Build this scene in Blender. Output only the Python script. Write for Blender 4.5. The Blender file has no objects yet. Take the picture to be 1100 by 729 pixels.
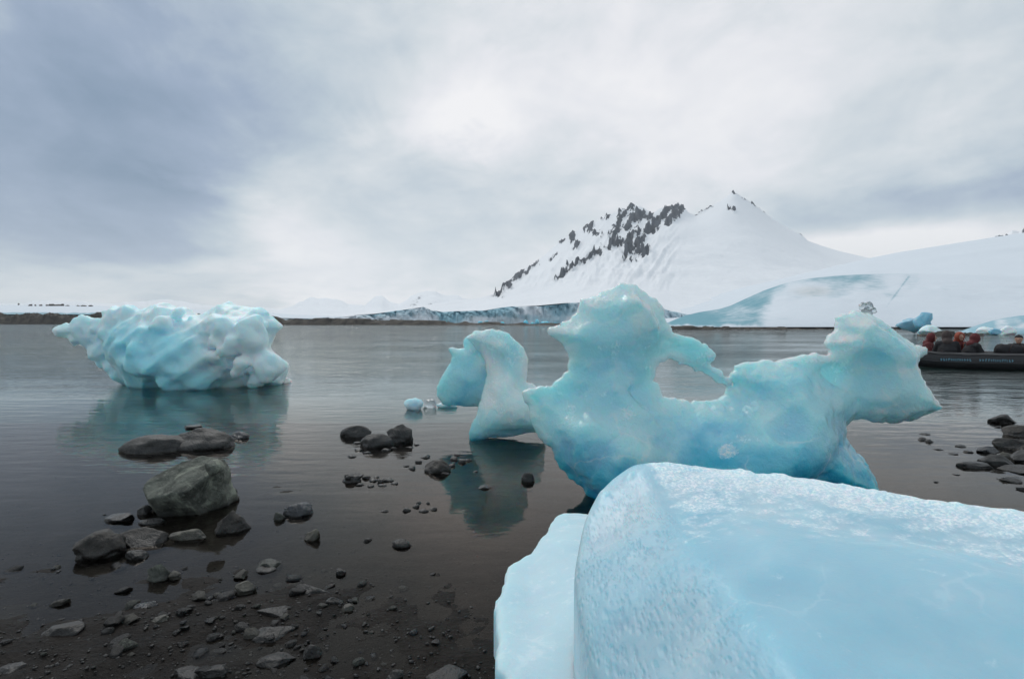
import bpy, bmesh, math, random
import numpy as np
from mathutils import Vector

random.seed(7)
sc = bpy.context.scene
col = sc.collection
PI = math.pi

# ------------------------------------------------------------------ camera frame
F, CX, CY, H0, CAMH = 600.0, 550.0, 364.5, 345.0, 1.5
TILT = math.atan((CY - H0) / F)
ct, st = math.cos(TILT), math.sin(TILT)


def ray(px, py):
    a, b = (px - CX) / F, -(py - CY) / F
    return np.array([a, ct + b * st, -st + b * ct])


def P(px, py, Y):                      # point on the sight line at depth Y
    d = ray(px, py)
    return np.array([0, 0, CAMH]) + d * (Y / d[1])


def G(px, py, z=0.0):                  # point on the level plane z
    d = ray(px, py)
    return np.array([0, 0, CAMH]) + d * ((z - CAMH) / d[2])


def dirae(px, py):                     # azimuth, elevation of a sight line
    d = ray(px, py)
    d = d / np.linalg.norm(d)
    return math.atan2(d[0], d[1]), math.asin(d[2])


# ------------------------------------------------------------------ noise
def _h(ix, iy, iz, seed):
    n = (ix.astype(np.uint32) * np.uint32(374761393) + iy.astype(np.uint32) * np.uint32(668265263)
         + iz.astype(np.uint32) * np.uint32(2246822519) + np.uint32(seed * 3266489917 & 0xffffffff))
    n = (n ^ (n >> np.uint32(13))) * np.uint32(1274126177)
    n = n ^ (n >> np.uint32(16))
    return (n & np.uint32(0xffff)).astype(np.float32) / 32767.5 - 1.0


def vnoise(x, y, z, seed=0, lin=False):
    x, y, z = np.broadcast_arrays(np.asarray(x, np.float32), np.asarray(y, np.float32), np.asarray(z, np.float32))
    fx, fy, fz = np.floor(x), np.floor(y), np.floor(z)
    ix, iy, iz = fx.astype(np.int64), fy.astype(np.int64), fz.astype(np.int64)
    u, v, w = x - fx, y - fy, z - fz
    if not lin:
        u, v, w = [t * t * t * (t * (t * 6 - 15) + 10) for t in (u, v, w)]
    r = 0
    for dx in (0, 1):
        for dy in (0, 1):
            for dz in (0, 1):
                wt = (u if dx else 1 - u) * (v if dy else 1 - v) * (w if dz else 1 - w)
                r = r + wt * _h(ix + dx, iy + dy, iz + dz, seed)
    return r


def fbm(x, y, z, octv=4, seed=0, gain=0.5):
    r, a, f = 0, 1.0, 1.0
    for o in range(octv):
        r = r + a * vnoise(x * f + 17.3 * o, y * f - 9.1 * o, z * f + 4.7 * o, seed + o)
        a *= gain
        f *= 2.03
    return r


def facet(X, Y, Z, f, seed):           # planar melt facets meeting in creases, on a turned and warped lattice
    wx = 0.22 * vnoise(X * f * 0.6, Y * f * 0.6, Z * f * 0.6, seed + 1)
    a = 0.74 * X + 0.42 * Y + 0.53 * Z
    b = -0.61 * X + 0.72 * Y + 0.28 * Z
    c = -0.27 * X - 0.54 * Y + 0.80 * Z
    return vnoise(a * f + wx, b * f - wx, c * f + 0.5 * wx, seed, True)


def ridged(x, y, z, octv=4, seed=0):
    r, a, f = 0, 1.0, 1.0
    for o in range(octv):
        r = r + a * (1 - 2 * np.abs(vnoise(x * f, y * f, z * f, seed + o)))
        a *= 0.5
        f *= 2.1
    return r


def sstep(a, b, x):
    t = np.clip((x - a) / (b - a), 0, 1)
    return t * t * (3 - 2 * t)


# ------------------------------------------------------------------ mesh makers
def link_mesh(name, v, f, mat, parent=None, smooth=True, attrs=None):
    me = bpy.data.meshes.new(name)
    v = np.asarray(v, np.float32)
    f = np.asarray(f)
    n, k = len(f), f.shape[1]
    me.vertices.add(len(v))
    me.vertices.foreach_set('co', v.ravel())
    me.loops.add(n * k)
    me.loops.foreach_set('vertex_index', f.astype(np.int32).ravel())
    me.polygons.add(n)
    me.polygons.foreach_set('loop_start', np.arange(0, n * k, k, dtype=np.int32))
    me.polygons.foreach_set('use_smooth', np.full(n, smooth))
    me.update(calc_edges=True)
    for an, av in (attrs or {}).items():
        a = me.attributes.new(an, 'FLOAT', 'POINT')
        a.data.foreach_set('value', np.asarray(av, np.float32).ravel())
    me.materials.append(mat)
    o = bpy.data.objects.new(name, me)
    col.objects.link(o)
    if parent:
        o.parent = parent
    return o


def tag(o, label=None, cat=None, group=None, kind=None):
    if label: o['label'] = label
    if cat: o['category'] = cat
    if group: o['group'] = group
    if kind: o['kind'] = kind
    return o


def empty(name, loc=(0, 0, 0), rz=0.0):
    o = bpy.data.objects.new(name, None)
    o.empty_display_size = 0.2
    col.objects.link(o)
    o.location = loc
    o.rotation_euler = (0, 0, rz)
    return o


def surface_nets(Fv, org, h):
    ins = Fv < 0
    nx, ny, nz = Fv.shape
    c = [ins[i:nx - 1 + i, j:ny - 1 + j, k:nz - 1 + k] for i in (0, 1) for j in (0, 1) for k in (0, 1)]
    s = sum(a.astype(np.int8) for a in c)
    act = (s > 0) & (s < 8)
    idx = np.full(act.shape, -1, np.int64)
    ii = np.argwhere(act)
    idx[act] = np.arange(len(ii))
    pos = np.zeros((len(ii), 3))
    cnt = np.zeros(len(ii))
    corner = [(i, j, k) for i in (0, 1) for j in (0, 1) for k in (0, 1)]
    val = [Fv[ii[:, 0] + a, ii[:, 1] + b, ii[:, 2] + d] for a, b, d in corner]
    for a in range(8):
        for b in range(a + 1, 8):
            da = np.array(corner[b]) - np.array(corner[a])
            if np.abs(da).sum() != 1:
                continue
            m = (val[a] < 0) != (val[b] < 0)
            t = np.where(m, val[a] / np.where(m, val[a] - val[b], 1), 0)
            pos += np.where(m[:, None], np.array(corner[a]) + t[:, None] * da, 0)
            cnt += m
    v = (ii + pos / cnt[:, None]) * h + np.array(org)
    quads = []
    for ax in range(3):
        sl0 = [slice(None)] * 3
        sl1 = [slice(None)] * 3
        sl0[ax] = slice(0, -1)
        sl1[ax] = slice(1, None)
        a0, a1 = ins[tuple(sl0)], ins[tuple(sl1)]
        e = np.argwhere(a0 != a1)
        o1, o2 = (ax + 1) % 3, (ax + 2) % 3
        ok = (e[:, o1] > 0) & (e[:, o2] > 0) & (e[:, o1] < Fv.shape[o1] - 1) & (e[:, o2] < Fv.shape[o2] - 1)
        e = e[ok]
        fl = a0[e[:, 0], e[:, 1], e[:, 2]]

        def cell(d1, d2):
            q = e.copy()
            q[:, o1] -= d1
            q[:, o2] -= d2
            return idx[q[:, 0], q[:, 1], q[:, 2]]
        q = np.stack([cell(1, 1), cell(0, 1), cell(0, 0), cell(1, 0)], 1)
        q[~fl] = q[~fl][:, ::-1]
        quads.append(q)
    return v, np.concatenate(quads)


def largest(v, f):                     # drop crumbs that came off the main body
    lab = np.arange(len(v))
    while True:
        m = lab[f].min(1)
        new = lab.copy()
        for k in range(f.shape[1]):
            np.minimum.at(new, f[:, k], m)
        new = new[new]
        if (new == lab).all():
            break
        lab = new
    ids, cnt = np.unique(lab, return_counts=True)
    keep = lab == ids[cnt.argmax()]
    mp = np.cumsum(keep) - 1
    return v[keep], mp[f[keep[f[:, 0]]]]


def poly_sd(x, z, poly):               # >0 inside
    poly = np.asarray(poly, float)
    d = np.full(x.shape, 1e9)
    inside = np.zeros(x.shape, bool)
    n = len(poly)
    for i in range(n):
        a, b = poly[i], poly[(i + 1) % n]
        ex, ez = b - a
        wx, wz = x - a[0], z - a[1]
        t = np.clip((wx * ex + wz * ez) / (ex * ex + ez * ez + 1e-12), 0, 1)
        d = np.minimum(d, (wx - ex * t) ** 2 + (wz - ez * t) ** 2)
        c = ((a[1] <= z) != (b[1] <= z))
        with np.errstate(divide='ignore', invalid='ignore'):
            xi = a[0] + (z - a[1]) * ex / (ez if abs(ez) > 1e-9 else 1e-9)
        inside ^= c & (x < xi)
    d = np.sqrt(d)
    return np.where(inside, d, -d)


def smin(a, b, k):
    h = np.clip(0.5 + 0.5 * (b - a) / k, 0, 1)
    return b + (a - b) * h - k * h * (1 - h)


def grid(lo, hi, h):
    lo, hi = np.array(lo, float), np.array(hi, float)
    n = np.ceil((hi - lo) / h).astype(int) + 1
    ax = [lo[i] + h * np.arange(n[i]) for i in range(3)]
    return ax[0][:, None, None], ax[1][None, :, None], ax[2][None, None, :], lo


def smooth_poly(pts, it=2):            # corner cutting, keeps traced outlines from looking faceted
    p = np.array(pts, float)
    for _ in range(it):
        q = np.roll(p, -1, 0)
        p = np.stack([0.8 * p + 0.2 * q, 0.2 * p + 0.8 * q], 1).reshape(-1, 2)
    return p


def metric(poly, Y, it=1):
    poly = smooth_poly(poly, it)
    return np.array([[P(a, b, Y)[0], P(a, b, Y)[2]] for a, b in poly])


def capsule(X, Y, Z, a, b, ra, rb):
    a, b = np.array(a, float), np.array(b, float)
    e = b - a
    t = np.clip(((X - a[0]) * e[0] + (Y - a[1]) * e[1] + (Z - a[2]) * e[2]) / (e @ e + 1e-9), 0, 1)
    return np.sqrt((X - a[0] - e[0] * t) ** 2 + (Y - a[1] - e[1] * t) ** 2 + (Z - a[2] - e[2] * t) ** 2) - (ra + (rb - ra) * t)


def sweep(pts, radii, n=16, closed=False):
    pts = np.array(pts, float)
    m = len(pts)
    radii = np.broadcast_to(radii, (m,))
    v = []
    for i in range(m):
        t = pts[min(i + 1, m - 1)] - pts[max(i - 1, 0)]
        t /= np.linalg.norm(t)
        up = np.array([0, 0, 1.0]) if abs(t[2]) < 0.95 else np.array([1.0, 0, 0])
        s = np.cross(t, up)
        s /= np.linalg.norm(s)
        u = np.cross(s, t)
        for k in range(n):
            a = 2 * PI * k / n
            v.append(pts[i] + radii[i] * (math.cos(a) * s + math.sin(a) * u))
    f = [(i * n + k, i * n + (k + 1) % n, (i + 1) * n + (k + 1) % n, (i + 1) * n + k) for i in range(m - 1) for k in range(n)]
    v.append(pts[0]); v.append(pts[-1])
    a, b = len(v) - 2, len(v) - 1
    for k in range(n):
        f.append((a, (k + 1) % n, k, a))
        f.append((b, (m - 1) * n + k, (m - 1) * n + (k + 1) % n, b))
    f4 = [q for q in f if len(set(q)) == 4]
    f3 = [q for q in f if len(set(q)) == 3]
    return v, f4, f3


def link_any(name, v, faces, mat, parent=None, smooth=True):
    me = bpy.data.meshes.new(name)
    me.from_pydata([tuple(map(float, p)) for p in v], [], [tuple(dict.fromkeys(q)) for q in faces])
    me.polygons.foreach_set('use_smooth', [smooth] * len(me.polygons))
    me.update()
    me.materials.append(mat)
    o = bpy.data.objects.new(name, me)
    col.objects.link(o)
    if parent: o.parent = parent
    return o


def tube(name, pts, r, mat, parent=None, n=12):
    v, a, b = sweep(pts, r, n)
    return link_any(name, v, a + b, mat, parent)


def bbox(bm, c, s, rz=0.0, rx=0.0):
    r = bmesh.ops.create_cube(bm, size=1.0)
    for q in r['verts']:
        p = Vector((q.co.x * s[0], q.co.y * s[1], q.co.z * s[2]))
        if rx:
            p = Vector((p.x, p.y * math.cos(rx) - p.z * math.sin(rx), p.y * math.sin(rx) + p.z * math.cos(rx)))
        if rz:
            p = Vector((p.x * math.cos(rz) - p.y * math.sin(rz), p.x * math.sin(rz) + p.y * math.cos(rz), p.z))
        q.co = p + Vector(c)


def link_bm(name, bm, mat, parent=None, smooth=False):
    me = bpy.data.meshes.new(name)
    bm.to_mesh(me)
    bm.free()
    me.polygons.foreach_set('use_smooth', [smooth] * len(me.polygons))
    me.materials.append(mat)
    o = bpy.data.objects.new(name, me)
    col.objects.link(o)
    if parent: o.parent = parent
    return o


# ------------------------------------------------------------------ materials
def srgb(r, g, b):
    f = lambda c: ((c / 255 + 0.055) / 1.055) ** 2.4 if c > 10 else c / 255 / 12.92
    return (f(r), f(g), f(b), 1)


class NT:
    def __init__(s, tree):
        s.t = tree
        s.n = tree.nodes
        s.l = tree.links

    def node(s, kind, **kw):
        n = s.n.new(kind)
        for k, v in kw.items():
            setattr(n, k, v)
        return n

    def put(s, sock, v):
        if hasattr(v, 'is_output') or isinstance(v, bpy.types.NodeSocket):
            s.l.new(v, sock)
        else:
            sock.default_value = v

    def m(s, op, a, b=None, c=None, clamp=False):
        n = s.node('ShaderNodeMath', operation=op, use_clamp=clamp)
        for i, v in enumerate((a, b, c)):
            if v is not None:
                s.put(n.inputs[i], v)
        return n.outputs[0]

    def noise(s, vec, scale, detail=4, rough=0.5, dist=0.0):
        n = s.node('ShaderNodeTexNoise')
        s.put(n.inputs['Vector'], vec)
        s.put(n.inputs['Scale'], scale)
        n.inputs['Detail'].default_value = detail
        n.inputs['Roughness'].default_value = rough
        n.inputs['Distortion'].default_value = dist
        return n.outputs['Fac']

    def mapping(s, vec, scale=(1, 1, 1), rot=(0, 0, 0)):
        n = s.node('ShaderNodeMapping')
        s.put(n.inputs['Vector'], vec)
        n.inputs['Scale'].default_value = scale
        n.inputs['Rotation'].default_value = rot
        return n.outputs[0]

    def rng(s, v, a, b, c=0.0, d=1.0, smooth=True):
        n = s.node('ShaderNodeMapRange', interpolation_type='SMOOTHSTEP' if smooth else 'LINEAR')
        s.put(n.inputs['Value'], v)
        for k, q in (('From Min', a), ('From Max', b), ('To Min', c), ('To Max', d)):
            n.inputs[k].default_value = q
        return n.outputs['Result']

    def mix(s, f, a, b):
        n = s.node('ShaderNodeMix', data_type='RGBA')
        s.put(n.inputs[0], f)
        s.put(n.inputs[6], a)
        s.put(n.inputs[7], b)
        return n.outputs[2]

    def attr(s, name):
        return s.node('ShaderNodeAttribute', attribute_name=name).outputs['Fac']

    def bump(s, height, strength, dist, normal=None):
        n = s.node('ShaderNodeBump')
        s.put(n.inputs['Height'], height)
        s.put(n.inputs['Strength'], strength)
        n.inputs['Distance'].default_value = dist
        if normal is not None:
            s.put(n.inputs['Normal'], normal)
        return n.outputs[0]


def new_mat(name):
    m = bpy.data.materials.new(name)
    m.use_nodes = True
    t = NT(m.node_tree)
    bs = t.n['Principled BSDF']
    geo = t.node('ShaderNodeNewGeometry')
    return m, t, bs, geo.outputs['Position'], geo


def plain(name, c, rough=0.6, var=0.25, scale=8.0, bump=0.0):
    m, t, bs, pos, _ = new_mat(name)
    tc = t.node('ShaderNodeTexCoord').outputs['Object']
    n = t.noise(tc, scale, 5)
    d = tuple(q * (1 - var) for q in c[:3]) + (1,)
    e = tuple(min(1, q * (1 + var)) for q in c[:3]) + (1,)
    t.put(bs.inputs['Base Color'], t.mix(n, d, e))
    bs.inputs['Roughness'].default_value = rough
    if bump:
        t.put(bs.inputs['Normal'], t.bump(n, bump, 0.02))
    return m


def ice_mat(name, white, cyan, deep, rad=(0.03, 0.22, 0.28), rough=0.3, scale=1.0, bumpk=0.35, mott=1.2, coat=0.0, trans=0.0, crack=0.0, dimple=False, stretch=(1, 1, 1)):
    m, t, bs, pos, geo = new_mat(name)
    vec = t.mapping(pos, stretch)
    n1 = t.noise(vec, 1.3 * scale, 4, 0.55, 0.6)
    n2 = t.noise(vec, 9 * scale, 6, 0.62, 0.3)
    n3 = t.noise(t.mapping(pos, (1, 1, 0.6), (0.3, 0.4, 0)), 46 * scale, 5, 0.6)
    blue = t.attr('blue')
    frost = t.attr('frost')
    fac = t.m('ADD', blue, t.m('MULTIPLY', t.m('SUBTRACT', n1, 0.5), mott), clamp=True)
    c = t.mix(t.rng(fac, 0.05, 0.55), white, cyan)
    c = t.mix(t.rng(fac, 0.5, 1.05), c, deep)
    # bubbly white streaks frozen into the ice
    fr = t.m('ADD', frost, t.m('MULTIPLY', t.m('SUBTRACT', n2, 0.5), 1.3))
    frf = t.rng(fr, 0.38, 0.8)
    speck = t.rng(n3, 0.42, 0.62)
    frf = t.m('MULTIPLY', frf, t.m('ADD', 0.3, t.m('MULTIPLY', speck, 0.7)))
    c = t.mix(frf, c, (0.86, 0.92, 0.95, 1))
    if crack:
        dn = t.node('ShaderNodeVectorMath', operation='MULTIPLY_ADD')
        nv = t.node('ShaderNodeTexNoise')
        t.put(nv.inputs['Vector'], pos)
        nv.inputs['Scale'].default_value = 2.2 * scale
        nv.inputs['Detail'].default_value = 5
        t.l.new(nv.outputs['Color'], dn.inputs[0])
        dn.inputs[1].default_value = (0.5 / scale,) * 3
        t.put(dn.inputs[2], pos)
        ve = t.node('ShaderNodeTexVoronoi', feature='DISTANCE_TO_EDGE')
        t.l.new(dn.outputs[0], ve.inputs['Vector'])
        ve.inputs['Scale'].default_value = 1.5 * scale
        ln = t.rng(ve.outputs['Distance'], 0.0, 0.035, 1, 0)
        cl = t.rng(ve.outputs['Distance'], 0.0, 0.22, 0.35, 0)
        on = t.rng(t.noise(pos, 1.6 * scale, 3), 0.45, 0.62)
        cf = t.m('MULTIPLY', t.m('MULTIPLY', t.m('MAXIMUM', ln, cl), on), crack)
        c = t.mix(cf, c, (0.90, 0.95, 0.97, 1))
    t.put(bs.inputs['Base Color'], c)
    bs.inputs['Subsurface Weight'].default_value = 1.0
    bs.inputs['Subsurface Radius'].default_value = rad
    bs.inputs['Subsurface Scale'].default_value = 1.0
    bs.inputs['IOR'].default_value = 1.31
    bs.inputs['Coat Weight'].default_value = coat
    bs.inputs['Transmission Weight'].default_value = trans
    bs.inputs['Coat Roughness'].default_value = 0.12
    bs.inputs['Coat IOR'].default_value = 1.33
    t.put(bs.inputs['Roughness'], t.m('ADD', rough, t.m('MULTIPLY', frf, 0.4)))
    b = t.bump(n2, bumpk * 0.6, 0.05 / scale)
    b = t.bump(n3, bumpk, 0.012 / scale, b)
    if dimple:
        dv = t.mapping(pos, (1, 0.42, 0.5))
        vo = t.node('ShaderNodeTexVoronoi', feature='SMOOTH_F1')
        t.put(vo.inputs['Vector'], t.mapping(pos, (1, 0.40, 0.48)))
        vo.inputs['Scale'].default_value = 54
        vo.inputs['Smoothness'].default_value = 0.35
        vo2 = t.node('ShaderNodeTexVoronoi', feature='SMOOTH_F1')
        t.put(vo2.inputs['Vector'], t.mapping(pos, (1, 0.36, 0.5), (0.1, 0, 0.2)))
        vo2.inputs['Scale'].default_value = 96
        vo2.inputs['Smoothness'].default_value = 0.4
        sel = t.rng(t.noise(pos, 8, 4, 0.6), 0.4, 0.6)
        vd = t.m('ADD', t.m('MULTIPLY', vo.outputs['Distance'], t.m('SUBTRACT', 1.0, sel)), t.m('MULTIPLY', vo2.outputs['Distance'], sel))
        big = t.rng(t.noise(pos, 5, 3, 0.5), 0.35, 0.65, 0.25, 1.0)
        nd = t.m('MULTIPLY', t.m('MULTIPLY', t.rng(vd, 0.0, 0.62), big), t.attr('dimple'))
        b = t.bump(nd, 0.62, 0.013, b)
    t.put(bs.inputs['Normal'], b)
    return m


M_ice = ice_mat('clear_blue_ice', (0.84, 0.95, 0.99, 1), (0.50, 0.86, 0.955, 1), (0.07, 0.57, 0.76, 1), rad=(0.035, 0.30, 0.38), rough=0.2, coat=0.5, bumpk=0.8, crack=0.45, trans=0.14)
M_icefar = ice_mat('bubbly_blue_ice', (0.84, 0.93, 0.98, 1), (0.42, 0.82, 0.94, 1), (0.14, 0.66, 0.86, 1), rad=(0.03, 0.17, 0.21), rough=0.45, scale=0.6, mott=0.4)
M_icenear = ice_mat('frosted_ice', (0.53, 0.69, 0.76, 1), (0.31, 0.56, 0.68, 1), (0.16, 0.44, 0.58, 1), rad=(0.03, 0.15, 0.18), rough=0.38, scale=2.0, bumpk=0.22, dimple=True, mott=0.8, crack=0.14, coat=0.25)
M_ledge = ice_mat('white_ice', (0.54, 0.73, 0.80, 1), (0.46, 0.69, 0.78, 1), (0.38, 0.64, 0.74, 1), rad=(0.03, 0.12, 0.14), rough=0.5, scale=2.0, bumpk=0.4, crack=0.3)


def glass_mat():
    m, t, bs, pos, _ = new_mat('clear_ice')
    bs.inputs['Base Color'].default_value = (0.92, 0.98, 1, 1)
    bs.inputs['Transmission Weight'].default_value = 0.78
    bs.inputs['IOR'].default_value = 1.31
    bs.inputs['Roughness'].default_value = 0.05
    n = t.noise(pos, 30, 4)
    t.put(bs.inputs['Normal'], t.bump(n, 0.5, 0.02))
    return m


M_glass = glass_mat()


def rock_mat(name, lo, hi, rough=0.55, lichen=None, wet=0.0, sc_=1.0):
    m, t, bs, pos, geo = new_mat(name)
    tc = t.node('ShaderNodeTexCoord').outputs['Object']
    n1 = t.noise(tc, 6 * sc_, 6, 0.6, 0.4)
    n2 = t.noise(tc, 38 * sc_, 5, 0.65)
    c = t.mix(t.rng(n1, 0.3, 0.7), lo, hi)
    c = t.mix(t.rng(n2, 0.52, 0.75, 0, 0.45), c, tuple(min(1, 2.2 * q) for q in hi[:3]) + (1,))
    if lichen:
        nl = t.noise(tc, 3.1 * sc_, 6, 0.7, 0.8)
        c = t.mix(t.rng(nl, 0.48, 0.62, 0, 0.85), c, lichen)
    # tide line: stone soaked by the water is darker
    z = t.node('ShaderNodeSeparateXYZ')
    t.l.new(pos, z.inputs[0])
    wetf = t.rng(t.m('ADD', z.outputs[2], t.m('MULTIPLY', n1, 0.04)), 0.03, 0.10, 1, 0)
    c = t.mix(t.m('MULTIPLY', wetf, 0.65), c, (0.006, 0.006, 0.006, 1))
    t.put(bs.inputs['Base Color'], c)
    t.put(bs.inputs['Roughness'], t.m('SUBTRACT', rough, t.m('MULTIPLY', wetf, 0.25)))
    b = t.bump(n1, 0.8, 0.05 / sc_)
    b = t.bump(n2, 0.8, 0.012 / sc_, b)
    t.put(bs.inputs['Normal'], b)
    return m


M_rock = rock_mat('dark_basalt', (0.009, 0.009, 0.009, 1), (0.034, 0.034, 0.032, 1))
M_rockgreen = rock_mat('lichen_stone', (0.03, 0.033, 0.028, 1), (0.14, 0.15, 0.125, 1), 0.85, (0.28, 0.30, 0.24, 1))
M_rockbrown = rock_mat('brown_stone', (0.008, 0.007, 0.006, 1), (0.036, 0.031, 0.026, 1), 0.65)
M_rockpale = rock_mat('pale_stone', (0.06, 0.056, 0.045, 1), (0.17, 0.16, 0.125, 1), 0.75)
M_rockblue = rock_mat('slate_stone', (0.015, 0.018, 0.022, 1), (0.045, 0.052, 0.064, 1), 0.45)
M_rockfar = rock_mat('shore_rock', (0.018, 0.016, 0.014, 1), (0.085, 0.07, 0.055, 1), 0.8, sc_=0.06)


def snow_mat(name, rockc=(0.016, 0.024, 0.036, 1), nsc=0.02, bumpd=3.0, icec=(0.22, 0.42, 0.50, 1), tan=(0.55, 0.52, 0.46, 1), snowc=(0.87, 0.885, 0.91, 1)):
    m, t, bs, pos, geo = new_mat(name)
    n1 = t.noise(pos, nsc, 6, 0.6, 0.3)
    n2 = t.noise(pos, nsc * 6, 6, 0.65)
    ice = t.m('ADD', t.attr('blue'), t.m('MULTIPLY', t.m('SUBTRACT', n2, 0.5), 0.9))
    c = t.mix(t.rng(ice, 0.12, 0.98), t.mix(n1, tuple(q * 0.94 for q in snowc[:3]) + (1,), snowc), icec)
    c = t.mix(t.rng(t.attr('tan'), 0.2, 1.0, 0, 0.3), c, tan)
    rk = t.m('ADD', t.attr('rock'), t.m('MULTIPLY', t.m('SUBTRACT', n2, 0.5), 0.9))
    rf = t.rng(rk, 0.46, 0.56)
    c = t.mix(rf, c, t.mix(n1, rockc, tuple(2.2 * q for q in rockc[:3]) + (1,)))
    t.put(bs.inputs['Base Color'], c)
    bs.inputs['Roughness'].default_value = 0.85
    bs.inputs['Specular IOR Level'].default_value = 0.2
    t.put(bs.inputs['Normal'], t.bump(n2, 0.4, bumpd))
    return m


M_snowmtn = snow_mat('mountain_snow', nsc=0.012, bumpd=6.0)
M_snowfar = snow_mat('distant_snow', nsc=0.006, bumpd=10.0)
M_snownear = snow_mat('slope_snow', nsc=0.06, bumpd=0.5, icec=(0.17, 0.37, 0.44, 1), snowc=(0.74, 0.79, 0.84, 1))
M_glacier = snow_mat('glacier_ice', nsc=0.05, bumpd=2.0, icec=(0.30, 0.50, 0.58, 1), snowc=(0.76, 0.80, 0.84, 1))


def mud_mat():
    m, t, bs, pos, geo = new_mat('wet_mud')
    n0 = t.noise(pos, 0.7, 5, 0.55, 0.5)
    n1 = t.noise(pos, 5, 7, 0.65, 0.4)
    n2 = t.noise(t.mapping(pos, (1, 1.8, 1), (0, 0, 0.5)), 24, 6, 0.7)
    c = t.mix(t.rng(n1, 0.3, 0.7), (0.004, 0.0032, 0.0026, 1), (0.015, 0.0112, 0.0088, 1))
    c = t.mix(t.rng(n0, 0.35, 0.7, 0, 0.6), c, (0.022, 0.017, 0.013, 1))
    c = t.mix(t.rng(n2, 0.56, 0.75, 0, 0.5), c, (0.036, 0.029, 0.023, 1))
    z = t.node('ShaderNodeSeparateXYZ')
    t.l.new(pos, z.inputs[0])
    c = t.mix(t.rng(z.outputs[2], -0.9, -0.2, 1, 0), c, (0.10, 0.18, 0.18, 1))
    t.put(bs.inputs['Base Color'], c)
    bs.inputs['Roughness'].default_value = 0.6
    bs.inputs['Specular IOR Level'].default_value = 0.14
    b = t.bump(n1, 0.8, 0.05)
    b = t.bump(n2, 1.0, 0.02, b)
    t.put(bs.inputs['Normal'], b)
    return m


def water_mat():
    m, t, bs, pos, geo = new_mat('sea_water')
    t.n.remove(bs)
    out = t.n['Material Output']
    z = t.node('ShaderNodeSeparateXYZ')
    t.l.new(pos, z.inputs[0])
    X, Y = z.outputs[0], z.outputs[1]
    # calm film over the shallows, wind ripples on the open bay
    wind = t.rng(t.m('ADD', Y, t.m('MULTIPLY', X, 0.10)), 7.0, 24.0)
    patch = t.noise(t.mapping(pos, (0.35, 1, 1)), 0.22, 4, 0.6)
    wind = t.m('MULTIPLY', wind, t.rng(patch, 0.3, 0.65, 0.3, 1.3))
    w1 = t.noise(t.mapping(pos, (0.7, 1.5, 1), (0, 0, 0.2)), 1.6, 4, 0.6, 0.4)
    w2 = t.noise(t.mapping(pos, (0.6, 1.3, 1), (0, 0, -0.3)), 6.0, 4, 0.6, 0.3)
    w0 = t.noise(t.mapping(pos, (0.5, 1.6, 1), (0, 0, 0.1)), 3.0, 3, 0.5, 0.2)
    b = t.bump(w0, t.rng(Y, 2.5, 8.0, 0.03, 0.16), 0.05)
    w3 = t.noise(t.mapping(pos, (0.5, 1.4, 1), (0, 0, 0.15)), 0.45, 4, 0.6, 0.5)
    b = t.bump(w3, t.m('MULTIPLY', wind, 0.45), 1.0, b)
    b = t.bump(w1, t.m('MULTIPLY', wind, 0.5), 0.45, b)
    b = t.bump(w2, t.m('MULTIPLY', wind, 0.6), 0.12, b)
    fr = t.node('ShaderNodeFresnel')
    t.put(fr.inputs['IOR'], t.m('ADD', t.rng(Y, 3.0, 6.0, 1.20, 1.33), t.rng(Y, 7.0, 14.0, 0.0, 0.48)))
    t.l.new(b, fr.inputs['Normal'])
    gl = t.node('ShaderNodeBsdfGlossy')
    gl.inputs['Roughness'].default_value = 0.04
    t.put(gl.inputs['Color'], t.mix(t.rng(Y, 5.0, 12.0), (1.0, 0.93, 0.87, 1), (0.93, 0.99, 0.985, 1)))
    t.l.new(b, gl.inputs['Normal'])
    tr = t.node('ShaderNodeBsdfTransparent')
    tr.inputs['Color'].default_value = (0.80, 0.80, 0.77, 1)
    mx = t.node('ShaderNodeMixShader')
    t.l.new(fr.outputs[0], mx.inputs[0])
    t.l.new(tr.outputs[0], mx.inputs[1])
    t.l.new(gl.outputs[0], mx.inputs[2])
    t.l.new(mx.outputs[0], out.inputs['Surface'])
    return m


M_mud = mud_mat()
M_water = water_mat()

# ------------------------------------------------------------------ ground and water
def axis(parts):
    r = []
    for a, b, s in parts:
        r += list(np.arange(a, b, s))
    return np.array(r + [parts[-1][1]])


def heightsheet(name, xs, ys, Z, mat, attrs=None):
    nx, ny = len(xs), len(ys)
    X, Y = np.meshgrid(xs, ys, indexing='ij')
    v = np.stack([X, Y, Z], -1).reshape(-1, 3)
    i = np.arange((nx - 1) * (ny - 1))
    a, b = i // (ny - 1), i % (ny - 1)
    q = a * ny + b
    f = np.stack([q, q + ny, q + ny + 1, q + 1], 1)
    return link_mesh(name, v, f, mat, attrs=attrs)


def ground_z(X, Y):
    z = np.interp(Y, [0, 2.9, 3.5, 4.1, 5, 7, 9, 12, 16, 30, 400], [0.02, 0.018, -0.006, -0.03, -0.035, -0.07, -0.16, -0.7, -2, -5, -9])
    # the shore comes up again at the right, under the rock pile
    z = z + 0.22 * np.exp(-(((X - 7.9) / 1.3) ** 2 + ((Y - 6.6) / 1.7) ** 2)) * 1.0
    near = sstep(14, 6, Y)
    z = z + near * (0.024 * fbm(X * 0.9, Y * 0.9, 0 * X, 4, 3) + 0.013 * fbm(X * 5, Y * 6, 0 * X, 4, 9) + 0.006 * fbm(X * 14, Y * 16, 0 * X, 3, 10))
    return z


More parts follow.
